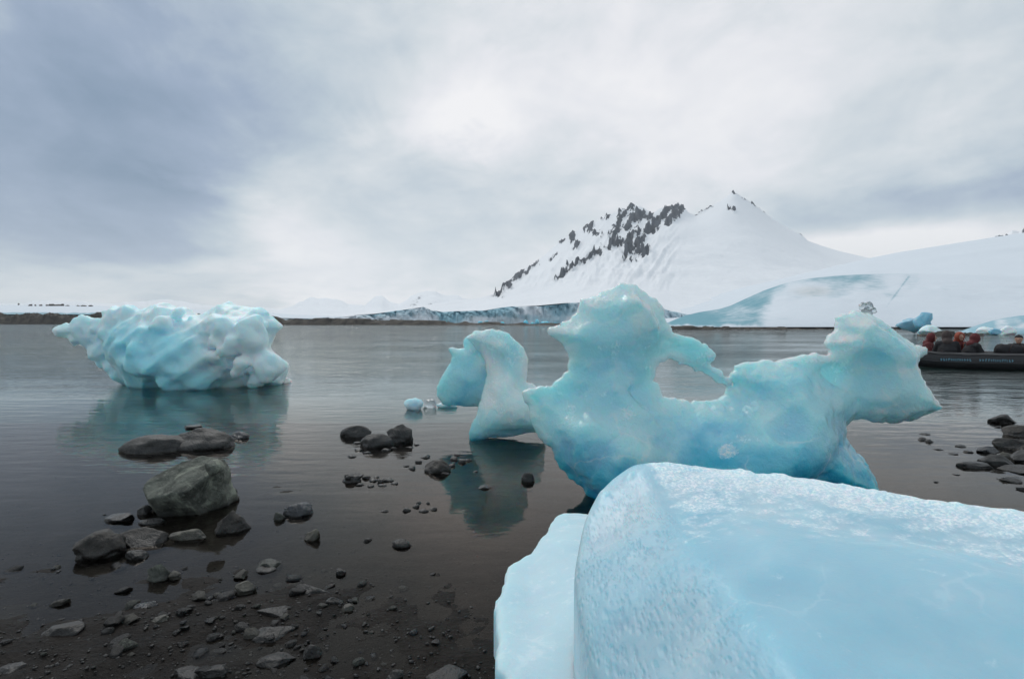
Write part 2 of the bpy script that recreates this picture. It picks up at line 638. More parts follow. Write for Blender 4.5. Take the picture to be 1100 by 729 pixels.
xs = axis([(-6000, -600, 900), (-600, -60, 90), (-60, -8, 4), (-8, 9.5, 0.045), (9.5, 60, 4), (60, 600, 90), (600, 6000, 900)])
ys = axis([(-40, 0.6, 5), (0.6, 11, 0.045), (11, 20, 0.6), (20, 60, 5), (60, 600, 60), (600, 6000, 900)])
GX, GY = np.meshgrid(xs, ys, indexing='ij')
tag(heightsheet('ground', xs, ys, ground_z(GX, GY), M_mud), kind='structure')
wv = [(-6000, -40, 0), (6000, -40, 0), (6000, 6000, 0), (-6000, 6000, 0)]
tag(link_mesh('water', wv, [(0, 1, 2, 3)], M_water), kind='structure')


def gz(x, y):
    return float(ground_z(np.array([x], float), np.array([y], float))[0])


# ------------------------------------------------------------------ far terrain
def terrain(name, prof, Yr, base, Yb, mat, cols=300, rows=60, pw=1.3, amp=0.0, nfreq=1.0, seed=0, rockfn=None, bluefn=None, tanfn=None, back=0.35, relief=0.0, zb=0.0, jag=0.0, soft=0, kind='structure'):
    """prof: ridge (px,py); base: None or lower edge (px,py) seen at depth Yb"""
    prof = np.array(prof, float)
    px = np.linspace(prof[0, 0], prof[-1, 0], cols)
    py = np.interp(px, prof[:, 0], prof[:, 1])
    ca = (px - CX) / F
    Yr_ = np.interp(px, prof[:, 0], np.broadcast_to(Yr, len(prof)))
    zr = CAMH + (H0 - py) / F * Yr_
    if jag:
        zr = zr + jag * fbm(px * 0.09, 0 * px, 0 * px + seed, 5, seed, 0.6)
    if base is not None:
        base = np.array(base, float)
        zb_ = CAMH + (H0 - np.interp(px, base[:, 0], base[:, 1])) / F * Yb
    else:
        zb_ = np.full(cols, zb)
    zr = np.maximum(zr, zb_ + 0.01)
    t = np.linspace(0, 1, rows)
    tb = np.linspace(0, 1, 6)[1:]
    Yg = Yb + (Yr_[:, None] - Yb) * t[None]
    zt_ = np.repeat(zr[:, None], rows, 1)
    if soft:                            # crest detail dies out down the slope
        lev = [(1.0, zr)]
        for tk, sg in ((0.965, 4), (0.91, 10), (0.82, 22), (0.6, 45)):
            kk = np.exp(-0.5 * (np.arange(-3 * sg, 3 * sg + 1) / sg) ** 2)
            lev.append((tk, np.convolve(np.pad(zr, 3 * sg, mode='edge'), kk / kk.sum(), 'valid')))
        lev.append((0.0, lev[-1][1]))
        lev = lev[::-1]
        tk = np.array([q[0] for q in lev])
        st_ = np.stack([q[1] for q in lev])
        zt_ = np.stack([np.interp(t, tk, st_[:, c]) for c in range(cols)])
    Zg = zb_[:, None] + np.maximum(zt_ - zb_[:, None], 0.01) * (t[None] ** pw)
    Yk = Yr_[:, None] * (1 + back * tb[None])
    Zk = zr[:, None] * (1 - 1.05 * tb[None]) - 1.0 * tb[None]
    Y = np.concatenate([Yg, Yk], 1)
    Z = np.concatenate([Zg, Zk], 1)
    tt = np.concatenate([np.broadcast_to(t, Yg.shape), np.ones(Yk.shape)], 1)
    X = ca[:, None] * Y
    env = 4 * tt * (1 - tt) + 0.0
    D = float(np.mean(Yr_))
    s = 600.0 / D * nfreq
    if amp:
        Z = Z + amp * env * fbm(X * s * 0.02, Y * s * 0.02, 0 * X + seed, 5, seed)
    ppx = CX + X / Y * F
    ppy = H0 - (Z - CAMH) / Y * F
    rock = rockfn(ppx, ppy) if rockfn else 0 * X
    if relief:
        gm = sstep(745, 700, ppx) * sstep(318, 290, ppy) * env
        Z = Z + gm * (7 * (ridged(ppx * 0.045 + ppy * 0.03, ppy * 0.012, 0 * X, 4, seed + 9) - 0.3) + 2 * fbm(ppx * 0.2, ppy * 0.1, 0 * X, 3, 3))
        rr = ridged(ppx * 0.17, ppy * 0.12, 0 * X, 4, seed + 5)
        Z = Z + relief * sstep(0.3, 0.8, rock) * (rr - 0.2) * np.minimum(1, 12 * (1 - tt) + 0.6)
    blue = bluefn(ppx, ppy) if bluefn else 0 * X
    tan = tanfn(ppx, ppy) if tanfn else 0 * X
    nr = Y.shape[1]
    v = np.stack([X, Y, Z], -1).reshape(-1, 3)
    i = np.arange((cols - 1) * (nr - 1))
    a, b = i // (nr - 1), i % (nr - 1)
    q = a * nr + b
    f = np.stack([q, q + nr, q + nr + 1, q + 1], 1)
    return tag(link_mesh(name, v, f, mat, attrs={'rock': rock, 'blue': blue, 'tan': tan}), kind=kind)


def seg_d(px, py, a, b):
    ex, ey = b[0] - a[0], b[1] - a[1]
    t = np.clip(((px - a[0]) * ex + (py - a[1]) * ey) / (ex * ex + ey * ey), 0, 1)
    return np.hypot(px - a[0] - ex * t, py - a[1] - ey * t)


def mtn_rock(px, py):
    r = np.zeros(px.shape)
    strokes = [((536, 315), (546, 303), 4.5), ((546, 303), (560, 294), 4.5), ((560, 294), (576, 283), 3.5),
               ((598, 301), (612, 291), 2.6), ((612, 291), (632, 278), 3.8), ((632, 278), (660, 264), 4.6),
               ((660, 264), (690, 250), 5.0), ((690, 250), (700, 243), 4.0),
               ((674, 271), (686, 266), 8.0), ((690, 266), (692, 276), 3.0), ((612, 250), (619, 264), 4.0), ((632, 243), (640, 252), 5.0),
               ((655, 262), (664, 240), 5.0), ((664, 240), (678, 221), 5.5), ((672, 246), (690, 234), 7.0), ((686, 228), (697, 234), 5.0),
               ((704, 240), (716, 226), 4.5), ((722, 228), (731, 222), 5.5), ((716, 240), (730, 230), 3.5), ((592, 279), (597, 273), 1.6),
               ((602, 262), (606, 257), 1.6), ((648, 236), (652, 232), 2.2),
               ((781, 224), (787, 227), 1.7), ((785, 207), (789, 206), 1.8), ((795, 214), (860, 253), 0.55), ((746, 232), (765, 222), 0.6)]
    for a, b, w in strokes:
        r = np.maximum(r, 1.2 - 0.85 * seg_d(px, py, a, b) / (w * 1.3))
    n = fbm((px + py * 0.5) * 0.30, (py - px * 0.55) * 0.13, 0 * px, 5, 21, 0.65)
    return np.clip(r, 0, 1.2) * (r > 0.1) - 0.16 + 0.62 * n * (r > 0.1)


mtn = [(300, 341), (340, 339.5), (380, 337), (420, 333.5), (450, 329), (480, 324), (510, 320.5), (533, 318), (540, 309), (546, 301), (560, 291), (576, 281), (590, 270), (602, 259), (616, 250),
       (628, 243), (640, 238), (652, 231), (662, 228), (668, 224), (672, 225), (677, 218), (681, 222), (688, 223), (695, 227), (702, 229), (707, 225), (713, 223),
       (720, 224), (727, 220), (733, 222), (738, 229), (746, 232), (756, 226), (768, 219), (778, 213), (784, 208.5), (786, 205.5), (789, 206.5), (791, 210), (800, 215), (815, 226), (830, 237),
       (845, 246), (860, 253), (866, 259), (880, 264), (900, 270), (930, 277), (980, 284), (1040, 290), (1120, 296)]
glac_top = [(300, 343), (370, 340.5), (385, 338), (402, 337), (425, 334), (446, 331), (455, 329.5), (464, 333.5), (476, 335), (500, 334), (520, 333.5), (540, 330), (560, 329), (580, 328), (606, 325.5), (640, 324.5), (665, 324), (690, 326), (705, 329), (720, 334), (740, 338), (800, 340), (1120, 340)]
terrain('mountain', mtn, 1500, glac_top, 262, M_snowmtn, cols=700, rows=150, pw=1.75, amp=5, seed=3, rockfn=mtn_rock, relief=11, soft=26)


def glac_blue(px, py):
    n = fbm(px * 0.035, py * 0.09, 0 * px, 4, 31)
    return 0.62 + 0.45 * n


def glacier_front():
    px = np.linspace(300, 760, 460)
    top = np.interp(px, *np.array(glac_top).T)
    top = top + 0.5 * fbm(px * 0.1, 0 * px, 0 * px, 4, 8)
    t = np.linspace(0, 1, 36)
    zt = CAMH + (H0 - top) / F * 258
    Y0 = 252 + 5 * fbm(px * 0.03, 0 * px, 0 * px, 4, 12)
    Y = Y0[:, None] + 6 * t[None] ** 1.3
    Z = -0.5 + (zt[:, None] + 0.5) * np.sin(t[None] * PI / 2) ** 0.8
    Y = Y + (2.6 * ridged(px[:, None] * 0.14 + 0 * t, t[None] * 1.2 + px[:, None] * 0.05, 0 * Y, 4, 14) + 1.2 * vnoise(px[:, None] * 0.45 + 0 * t, t[None] * 3, 0 * Y, 15, True)) * np.sin(t * PI)[None]
    Y = np.concatenate([Y, Y[:, -1:] + 12], 1)
    Z = np.concatenate([Z, Z[:, -1:] - 0.02], 1)
    X = ((px - CX) / F)[:, None] * Y
    nr = Y.shape[1]
    v = np.stack([X, Y, Z], -1).reshape(-1, 3)
    i = np.arange((len(px) - 1) * (nr - 1))
    a, b = i // (nr - 1), i % (nr - 1)
    q = a * nr + b
    f = np.stack([q, q + nr, q + nr + 1, q + 1], 1)
    ppx = CX + X / Y * F
    ppy = H0 - (Z - CAMH) / Y * F
    bl = glac_blue(ppx, ppy) * np.concatenate([np.ones(35), [0.7, 0.0]])[None]
    bl = bl - 0.55 * sstep(0.3, 0.05, (ppy - 346) / -24) * (0.5 + fbm(ppx * 0.05, 0 * ppx, 0 * ppx, 3, 77))
    tag(link_mesh('glacier', v, f, M_glacier, attrs={'rock': 0 * bl, 'blue': bl, 'tan': 0 * bl}), kind='structure')


glacier_front()
terrain('distant_mountain', [(-120, 330), (0, 327), (60, 323), (120, 326), (180, 322), (240, 329), (300, 332), (318, 327), (335, 320), (350, 319), (362, 322), (378, 327), (392, 328), (402, 320), (410, 317), (418, 323), (428, 326), (440, 320), (452, 314), (458, 312), (472, 315), (490, 318), (520, 325), (580, 330), (640, 330)], 3600, None, 1500, M_snowfar, cols=400, rows=40, pw=1.2, amp=30, seed=11,
        rockfn=lambda px, py: 0.40 * np.exp(-((px - 462) / 26) ** 2) + 0.22 * np.exp(-((px - 410) / 10) ** 2) + 0.18 * fbm(px * 0.12 + py * 0.1, py * 0.1, 0 * px, 4, 5), jag=6)
terrain('snowfield', [(640, 338), (720, 327), (800, 308), (870, 292), (930, 278), (965, 271), (1000, 265.5), (1050, 257.5), (1100, 250), (1200, 238), (1400, 220)], 620, None, 170, M_snownear, cols=200, rows=50, pw=1.1, amp=1.6, seed=17)
terrain('nunatak', [(1030, 275), (1050, 262), (1060, 256), (1068, 253), (1076, 254), (1084, 248), (1092, 249), (1100, 243), (1115, 238), (1130, 228), (1160, 215), (1250, 190)], 1500, None, 700, M_snowmtn, cols=200, rows=60, pw=1.0, amp=8, seed=23,
        rockfn=lambda px, py: 0.9 * np.exp(-(((px - 1074) / 8) ** 2 + ((py - 256) / 3.5) ** 2)) + 1.1 * np.exp(-(((px - 1100) / 6) ** 2 + ((py - 249) / 5) ** 2)) + 0.15 * fbm(px * 0.3, py * 0.2, 0 * px, 4, 9), relief=8)


def hill_blue(px, py):
    edge = 843 - (py - 305) * 0.6 + 3 * fbm(px * 0.06, py * 0.06, 0 * px, 3, 81)
    b = (0.78 + 0.25 * sstep(800, 730, px)) * sstep(edge + 10, edge - 14, px) * sstep(706, 722, px)
    b = b + 0.40 * sstep(800, 860, px) * sstep(1020, 930, px) * sstep(335, 298, py)
    b = b + 0.25 * np.exp(-((py - (300 + (px - 960) * 0.05)) / 5) ** 2) * sstep(965, 900, px)
    b = b * sstep(352.5, 347, py + 2 * fbm(px * 0.1, 0 * px, 0 * px, 3, 4))
    b = b + 0.42 * np.exp(-(seg_d(px, py, (975, 297), (952, 329)) / 0.9) ** 2)
    return b + 0.18 * fbm(px * 0.05, py * 0.12, 0 * px, 4, 41) - 0.02


terrain('snow_hill', [(700, 352), (718, 346), (735, 339), (752, 335), (772, 332), (785, 328), (800, 321), (820, 312), (845, 303.5), (870, 299), (900, 296), (930, 294.5), (965, 294), (1010, 294), (1060, 296), (1120, 298), (1300, 300)], 190, None, 108, M_snownear, cols=360, rows=90, pw=0.8, amp=0.5, seed=29, bluefn=hill_blue,
        tanfn=lambda px, py: np.exp(-(((px - 872) / 26) ** 2 + ((py - 313) / 7) ** 2)), zb=0.4)
terrain('snow_bank', [(-150, 328), (0, 327.5), (60, 327.5), (110, 328.5), (150, 330), (190, 331.5), (260, 334), (320, 338), (400, 341), (470, 342)], 420, [(-150, 338), (60, 337.5), (110, 338), (250, 339), (300, 341.5), (470, 344)], 322, M_snownear, cols=240, rows=30, pw=0.7, amp=0.6, seed=33,
        bluefn=lambda px, py: 0.75 * sstep(334.5, 336.5, py + 1.2 * fbm(px * 0.06, 0 * px, 0 * px, 3, 6)) * sstep(230, 120, px))


def shore_strip(name, pts, Y, depth, mat, seed, n=400, rows=16):
    """a low rocky shore: pts = (px, top py, base py)"""
    pts = np.array(pts, float)
    px = np.linspace(pts[0, 0], pts[-1, 0], n)
    Yc = np.interp(px, pts[:, 0], np.broadcast_to(Y, len(pts)))
    top = CAMH + (H0 - np.interp(px, pts[:, 0], pts[:, 1])) / F * Yc
    t = np.linspace(0, 1, rows)
    Yg = Yc[:, None] - depth + 2 * depth * t[None]
    X = ((px - CX) / F)[:, None] * Yg
    prof = np.minimum(1, np.sin(PI * np.clip(t * 0.98 + 0.01, 0, 1)) * 1.25)
    hN = 0.78 + 0.34 * ridged(X * 0.5 * 60 / Yc[:, None], Yg * 0.4 * 60 / Yc[:, None], 0 * X, 4, seed)
    Z = -0.5 + (top[:, None] + 0.5) * prof[None] * np.clip(hN, 0.25, 1.15)
    v = np.stack([X, Yg, Z], -1).reshape(-1, 3)
    i = np.arange((n - 1) * (rows - 1))
    a, b = i // (rows - 1), i % (rows - 1)
    q = a * rows + b
    f = np.stack([q, q + rows, q + rows + 1, q + 1], 1)
    return tag(link_mesh(name, v, f, mat, smooth=False), kind='structure')


shore_strip('shore', [(-150, 336, 348), (0, 335.5, 348), (60, 336, 348), (108, 337, 348), (150, 337.5, 348), (215, 338, 348), (250, 340, 348), (288, 340, 348.5), (300, 341.5, 348), (330, 342.5, 348), (400, 343.2, 349), (480, 345.2, 349), (560, 346.8, 350), (620, 347.4, 350)], [300, 300, 300, 300, 300, 300, 296, 246, 236, 234, 232, 230, 230, 230], 6, M_rockfar, 51, n=800)
shore_strip('shore', [(715, 350.5, 353), (740, 350.6, 354), (800, 351.4, 355), (860, 351.6, 356), (900, 352, 357), (950, 352.6, 358), (985, 353, 360), (1005, 356, 362)], 100, 2.5, M_rockfar, 53, n=500)
shore_strip('shore', [(985, 357, 361), (1003, 356.8, 362), (1025, 356.5, 362), (1045, 356.8, 362), (1057, 359, 363)], 56, 1.2, M_rockfar, 57, n=160)

# ------------------------------------------------------------------ rocks
def rock_data(seed, cuts=7, sub=4, rough=0.05, lo=0.55, hi=0.9):
    rng = np.random.RandomState(seed)
    bm = bmesh.new()
    bmesh.ops.create_icosphere(bm, subdivisions=sub, radius=1.0)
    v = np.array([q.co[:] for q in bm.verts])
    f = np.array([[q.index for q in p.verts] for p in bm.faces])
    bm.free()
    ang = cuts >= 5
    if ang:
        cuts, lo, hi = 2 * cuts + 4, lo - 0.07, hi - 0.08
    for _ in range(cuts):
        n = rng.normal(size=3)
        n /= np.linalg.norm(n)
        c = rng.uniform(lo, hi)
        d = v @ n
        m = d > c
        v[m] -= ((d[m] - c) * 0.985)[:, None] * n
    rough = rough * (0.85 if ang else 1.1)
    o = rng.uniform(-50, 50, 3)
    nn = v / np.linalg.norm(v, axis=1)[:, None]
    v = v + nn * (rough * fbm(v[:, 0] * 2.6 + o[0], v[:, 1] * 2.6 + o[1], v[:, 2] * 2.6 + o[2], 6, seed % 97, 0.55))[:, None]
    ext = np.abs(v).max(0)
    return v / ext, f


def rock(name, label, cat, px, py, w, h, seed, mat=M_rock, cuts=7, dep=0.8, rz=None, sub=4, rough=0.06, sink=0.3, tilt=0.0, lo=0.55, hi=0.9, group=None, zbase=None):
    """px: middle, py: lowest visible row, w/h: size in the photograph"""
    z0 = 0.0 if zbase is None else zbase
    g = G(px, py, z0)
    Y = g[1]
    W = w / F * Y / 2
    slope = (py - h * 0.5 - H0) / F
    Hm = max(0.25 * W, (h / F * Y - 2 * dep * W * slope * 0.55))
    v, f = rock_data(seed, cuts, sub, rough, lo, hi)
    r = random.Random(seed)
    a = r.uniform(0, 2 * PI) if rz is None else rz
    ca, sa = math.cos(a), math.sin(a)
    v = v @ np.array([[ca, sa, 0], [-sa, ca, 0], [0, 0, 1]])
    v = v / np.abs(v).max(0)
    if tilt:
        c2, s2 = math.cos(tilt), math.sin(tilt)
        v = v @ np.array([[c2, 0, s2], [0, 1, 0], [-s2, 0, c2]])
        v = v / np.abs(v).max(0)
    hz = Hm / (2 * (1 - sink))
    # nothing undercut: below its widest ring a stone runs straight down into the mud
    low = v[:, 2] < -0.1
    rad_ = np.hypot(v[:, 0], v[:, 1])
    k = np.where(low, np.clip(np.maximum(rad_, 0.78) / np.maximum(rad_, 1e-3), 1, 2.2), 1.0)
    v[:, :2] *= np.where(low & (rad_ > 0.2), k, 1.0)[:, None]
    v = v * np.array([W, W * dep, hz])
    o = link_mesh(name, v, f, mat)
    yn = g[1] + W * dep * 0.6
    zg = min(z0, gz(g[0], g[1])) if zbase is None else z0
    zg = max(zg, -0.03, -0.35 * hz)
    o.location = (g[0] * yn / g[1], yn, zg + hz * (1 - 2 * sink))
    return tag(o, label, cat, group)


def boulder_big():
    root = empty('boulder', G(203, 562) + np.array([0, 0.25, 0]))
    Y = root.location.y
    poly = [(161, 526), (163, 520), (180, 503), (205, 492), (222, 489.5), (237, 494), (241, 503), (246, 540), (240, 552), (222, 565), (190, 566), (172, 552)]
    mp = metric(poly, Y + 0.15, 1)
    cx, cz = mp.mean(0)
    X, Yy, Z, lo = grid((mp[:, 0].min() - 0.1, Y - 0.5, -0.12), (mp[:, 0].max() + 0.1, Y + 0.5, mp[:, 1].max() + 0.08), 0.011)
    d = poly_sd(X[:, 0, :] + 0 * Z[0], Z[0] + 0 * X[:, 0, :], mp)[:, None, :]
    Fv = -d
    c = np.array([cx, Y, cz])

    def pl(nx, ny, nz, off):
        n = np.array([nx, ny, nz], float)
        n /= np.linalg.norm(n)
        return (X - c[0]) * n[0] + (Yy - c[1]) * n[1] + (Z - c[2]) * n[2] - off
    Fv = np.maximum(Fv, pl(-0.08, -0.50, 0.87, 0.135))     # pale sloping top face
    Fv = np.maximum(Fv, pl(0.22, -0.90, -0.42, 0.135))    # dark front
    Fv = np.maximum(Fv, pl(-0.70, -0.60, -0.38, 0.20))
    Fv = np.maximum(Fv, pl(0.85, -0.50, -0.15, 0.19))
    Fv = np.maximum(Fv, pl(0.0, 1, 0.3, 0.26))
    Fv = np.maximum(Fv, pl(-0.65, -0.35, 0.45, 0.25))
    Fv = Fv + 0.009 * fbm(X * 13, Yy * 13, Z * 13, 4, 71) + 0.010 * facet(X, Yy, Z, 9.0, 73)
    v, f = surface_nets(Fv, lo, 0.011)
    o = link_mesh('stone', v - np.array(root.location), f, M_rockgreen, root)
    # the paler knob at its upper right corner
    kp = P(230, 501, Y - 0.10)
    v2, f2 = rock_data(914, 6, 3, 0.05)
    link_mesh('knob', v2 * np.array([0.065, 0.07, 0.06]) + kp - np.array(root.location), f2, M_rockgreen, root)
    tag(root, 'large angular grey-green boulder with a pale flat top, tallest stone in the left shallows', 'boulder')


boulder_big()

R = rock


def lump_boulder():
    root = empty('boulder', (0, 0, 0))
    g = G(180, 486)
    root.location = (g[0], g[1] + 0.25, 0)
    for nm, (a, b, w, h, sd, dy, sx) in (('lobe', (203, 484, 74, 32, 4, 0.28, 0)), ('lobe', (155, 486, 74, 25, 12, 0.22, 0))):
        q = G(a, b)
        W = w / F * q[1] / 2
        v, f = rock_data(sd, 4, 4, 0.07, 0.75, 0.95)
        hz = h / F * q[1] * 0.62
        v = v * np.array([W, W * 0.75, hz])
        v[:, 2] = np.where(v[:, 2] < 0, v[:, 2] * 0.4, v[:, 2])
        link_mesh(nm, v + np.array([q[0], q[1] + dy, 0.0]) - np.array(root.location), f, M_rock, root)
    tag(root, 'long low dark boulder split by a crack, in the water before the lumpy iceberg', 'boulder')


lump_boulder()
R('stone', 'small dark tip of stone just behind the right end of the split low boulder', 'stone', 208, 460, 22, 7, 21, sub=3)
R('stone', 'small smooth dark round stone alone in the water right of the split low boulder', 'stone', 257, 471, 21, 11, 22, M_rockblue, cuts=2, sub=3)
R('stone', 'rounded brown-black stone at the left end of the boulder heap, domed like a loaf', 'stone', 110, 599, 54, 40, 23, M_rockbrown, cuts=5, dep=0.9, lo=0.75, rough=0.1)
R('stone', 'broad flat dark stone lying between the loaf-shaped stone and the tall boulder', 'stone', 153, 586, 54, 27, 24, M_rockbrown, cuts=6, dep=0.8)
R('stone', 'grey wedge-shaped stone leaning at the right foot of the tall angular boulder', 'stone', 250, 571, 42, 32, 25, M_rockbrown, cuts=9, dep=0.9, lo=0.5, rz=0.6)
R('stone', 'thin slab with a pale upper edge under the front of the tall boulder', 'slab', 203, 579, 40, 16, 26, M_rockpale, cuts=8, dep=0.5, tilt=-0.12)
R('stone', 'black wedge of stone lying behind the loaf-shaped stone', 'stone', 127, 560, 36, 13, 27, M_rock, cuts=9, dep=0.6)
R('stone', 'small black upright stone just left of the tall angular boulder', 'stone', 155, 552, 15, 13, 28, M_rock, cuts=5)
R('stone', 'low black stone tucked against the left foot of the tall angular boulder', 'stone', 166, 563, 30, 14, 29, M_rock, cuts=6)
R('stone', 'small black block in front of the broad flat dark stone', 'stone', 148, 600, 26, 15, 30, M_rock, cuts=8, dep=0.7)
R('stone', 'tiny round stone right behind the tall angular boulder', 'stone', 250, 529, 10, 8, 31, M_rockbrown, cuts=3, sub=3)
R('stone', 'grey block with a pale top, in front of the boulder heap', 'stone', 171, 624, 30, 24, 32, M_rockgreen, cuts=8, dep=0.8, lo=0.5)
R('stone', 'pale chip touching the right side of the grey pale-topped block', 'stone', 188, 622, 14, 12, 33, M_rockpale, cuts=8, sub=3)
R('stone', 'smooth slate-blue stone standing alone in the middle of the shallows', 'stone', 321, 553, 34, 20, 34, M_rockblue, cuts=4, dep=0.8, lo=0.7)
R('stone', 'small greenish stone leaning on the slate-blue stone', 'stone', 299, 558, 17, 13, 35, M_rockgreen, cuts=5, sub=3)
R('stone', 'pale yellowish cube-like stone, the lightest stone on the mud', 'stone', 335, 580, 18, 18, 36, M_rockpale, cuts=6, dep=0.9, lo=0.6, hi=0.7, rz=0.5)
R('stone', 'dark grey stone with ribbed right end, on the mud below the boulder heap', 'stone', 290, 609, 30, 15, 37, M_rockgreen, cuts=6)
R('stone', 'pale lopsided stone with a narrow right tip on the dark mud', 'stone', 262, 638, 28, 17, 38, M_rockpale, cuts=7, dep=0.7)
R('stone', 'long grey double stone with a waist, left of the smooth grey boulder', 'stone', 383, 469, 36, 16, 39, M_rock, cuts=3, dep=0.5, rz=0.2)
R('stone', 'smooth grey boulder left of the craggy black stone in the middle shallows', 'stone', 405, 480, 38, 19, 40, M_rock, cuts=3, dep=0.7, lo=0.75)
R('stone', 'craggy black stone beside the smooth grey boulder in the middle shallows', 'stone', 431, 475, 32, 24, 41, M_rock, cuts=10, dep=0.8, rough=0.14, lo=0.5)
R('stone', 'rounded grey stone ringed by black chips, below the small blue iceberg', 'stone', 470, 507, 30, 18, 42, M_rockbrown, cuts=3, lo=0.75)
R('stone', 'craggy dark stone heading a trail of black chips in the shallows', 'stone', 378, 518, 26, 16, 43, M_rock, cuts=9, rough=0.14)
R('stone', 'single black egg-shaped stone in front of the left lobe of the tall blue iceberg', 'stone', 567, 517, 15, 14, 44, M_rock, cuts=3, sub=3)
R('stone', 'small dark stone inside the dark reflection of the blue iceberg', 'stone', 521, 525, 15, 6, 45, M_rock, sub=3)
R('stone', 'brown half-buried round stone in the middle of the bare mud', 'stone', 432, 587, 22, 13, 46, M_rockbrown, cuts=4, sub=3)
R('slab', 'flat triangular slab of dark rock lying under shallow water, near the left edge', 'slab', 66, 690, 50, 28, 47, M_rockbrown, cuts=7, dep=0.95, sink=0.42, zbase=-0.01)
R('slab', 'narrow dark slab just below the flat triangular slab', 'slab', 95, 703, 26, 11, 48, M_rockbrown, cuts=7, dep=0.6, sink=0.4, zbase=-0.01)
R('slab', 'dark slab in the bottom left corner of the shallows', 'slab', 16, 726, 36, 20, 49, M_rockbrown, cuts=7, dep=0.8, sink=0.4, zbase=-0.01)
R('stone', 'dark stone with greenish left face lying below the grey pale-topped block', 'stone', 157, 656, 26, 14, 50, M_rockblue, cuts=8)
R('stone', 'pale yellowish-topped stone on the mud, lower left', 'stone', 170, 672, 24, 14, 56, M_rockpale, cuts=9, rough=0.12)
R('stone', 'pointed grey stone like an arrowhead at the lower centre of the mud', 'stone', 335, 706, 22, 18, 52, M_rockbrown, cuts=8, dep=0.7)
R('slab', 'broad brown slab lying flat in the pile of half-sunk slabs', 'slab', 291, 690, 52, 22, 53, M_rockbrown, cuts=7, dep=0.7, sink=0.35, zbase=-0.01)
R('slab', 'broken brown slab at the bottom edge, front of the half-sunk pile', 'slab', 231, 732, 34, 26, 54, M_rockbrown, cuts=9, dep=0.9, sink=0.3, zbase=-0.01)
R('slab', 'long brown slab behind the broad brown slab of the pile', 'slab', 298, 664, 46, 20, 55, M_rockbrown, cuts=7, dep=0.6, sink=0.38, zbase=-0.01)
R('slab', 'brown slab in the half-sunk pile, right of the broken bottom one', 'slab', 293, 718, 50, 20, 57, M_rockbrown, cuts=7, dep=0.7, sink=0.35, zbase=-0.01)
R('slab', 'wide brown slab left of the broken slab at the bottom edge', 'slab', 202, 735, 38, 24, 58, M_rockbrown, cuts=8, dep=0.9, sink=0.35, zbase=-0.01)
R('stone', 'bulky brown stone cut by the bottom edge, left of the white ledge', 'stone', 480, 740, 50, 26, 59, M_rockbrown, cuts=5, dep=0.9)
R('stone', 'small upright brown stone at the bottom edge below the bare mud', 'stone', 424, 736, 20, 24, 60, M_rockbrown, cuts=6)
R('slab', 'long narrow ridge of brown stone, upper right of the slab pile', 'slab', 334, 640, 48, 14, 61, M_rockbrown, cuts=6, dep=0.4, sink=0.38, zbase=-0.01, rz=0.3)
R('stone', 'leaf-shaped grey stone right of the slab pile', 'stone', 360, 650, 20, 11, 62, M_rockbrown, cuts=6, dep=0.6)
R('stone', 'stubby stone with pale crown, right of the leaf-shaped grey stone', 'stone', 374, 656, 15, 11, 63, M_rockpale, cuts=6, sub=3)
R('stone', 'greyish square stone alone above the slab pile', 'stone', 366, 617, 13, 10, 64, M_rockbrown, cuts=8, sub=3)
R('stone', 'low round stone at the top of the slab pile', 'stone', 286, 614, 22, 9, 65, M_rockbrown, cuts=3, sub=3)
# right shore
R('rock', 'sharp black wedge standing alone in the water at the right, above the rock pile', 'rock', 1077, 454, 33, 14, 66, M_rock, cuts=9, dep=0.5, tilt=-0.2)
R('rock', 'rounded olive-brown rock at the top of the right-hand rock pile', 'rock', 1096, 469, 40, 16, 67, M_rockbrown, cuts=6, lo=0.65)
R('rock', 'long black rock jutting left from the right-hand pile below the olive-brown one', 'rock', 1099, 482, 56, 16, 68, M_rock, cuts=6, dep=0.5)
R('rock', 'flat dark rock in the middle of the right-hand pile with a level top', 'rock', 1060, 486, 25, 10, 69, M_rockblue, cuts=8, dep=0.6)
R('rock', 'tan rock wedged in the right-hand pile, palest of the pile', 'rock', 1080, 491, 22, 8, 70, M_rockpale, cuts=6, dep=0.6)
R('rock', 'long low wet rock at the front of the right-hand pile, half under water', 'rock', 1050, 503, 40, 13, 71, M_rock, cuts=7, dep=0.5)
R('rock', 'wet dark rock between the low front rock and the tan one', 'rock', 1071, 500, 34, 17, 72, M_rock, cuts=8)
R('rock', 'bulky dark rock at the right edge of the picture, behind the tan rock', 'rock', 1102, 498, 36, 22, 73, M_rock, cuts=7)
R('rock', 'brown flat rock lying at the foot of the right-hand pile', 'rock', 1100, 508, 42, 14, 74, M_rockbrown, cuts=7)
R('rock', 'dark low rock in the water just below the right-hand pile', 'rock', 1088, 518, 24, 9, 75, M_rock, cuts=6)
R('rock', 'reddish-brown rock nearest the foreground ice, at the right edge', 'rock', 1103, 527, 20, 9, 76, M_rockbrown, cuts=6)
for k, (a, b, w, h) in enumerate([(994, 467, 12, 3), (992, 473, 11, 5), (999, 475, 10, 5), (1007, 483, 10, 3), (1032, 480, 12, 4), (1040, 486, 13, 5), (1023, 488, 12, 3), (1027, 510, 9, 2), (1072, 459, 8, 3), (1074, 515, 8, 3), (1005, 518, 7, 3)]):
    R('stone', 'small black stone breaking the water left of the right-hand rock pile', 'stone', a, b, w, h, 100 + k, M_rock, sub=2, group='small black stones off the right-hand rock pile')
trail = [(393, 514, 10, 5), (401, 517, 12, 5), (409, 518, 9, 6), (417, 517, 13, 6), (411, 522, 11, 5), (424, 520, 8, 4), (387, 521, 9, 4), (398, 523, 8, 4), (405, 513, 7, 3)]
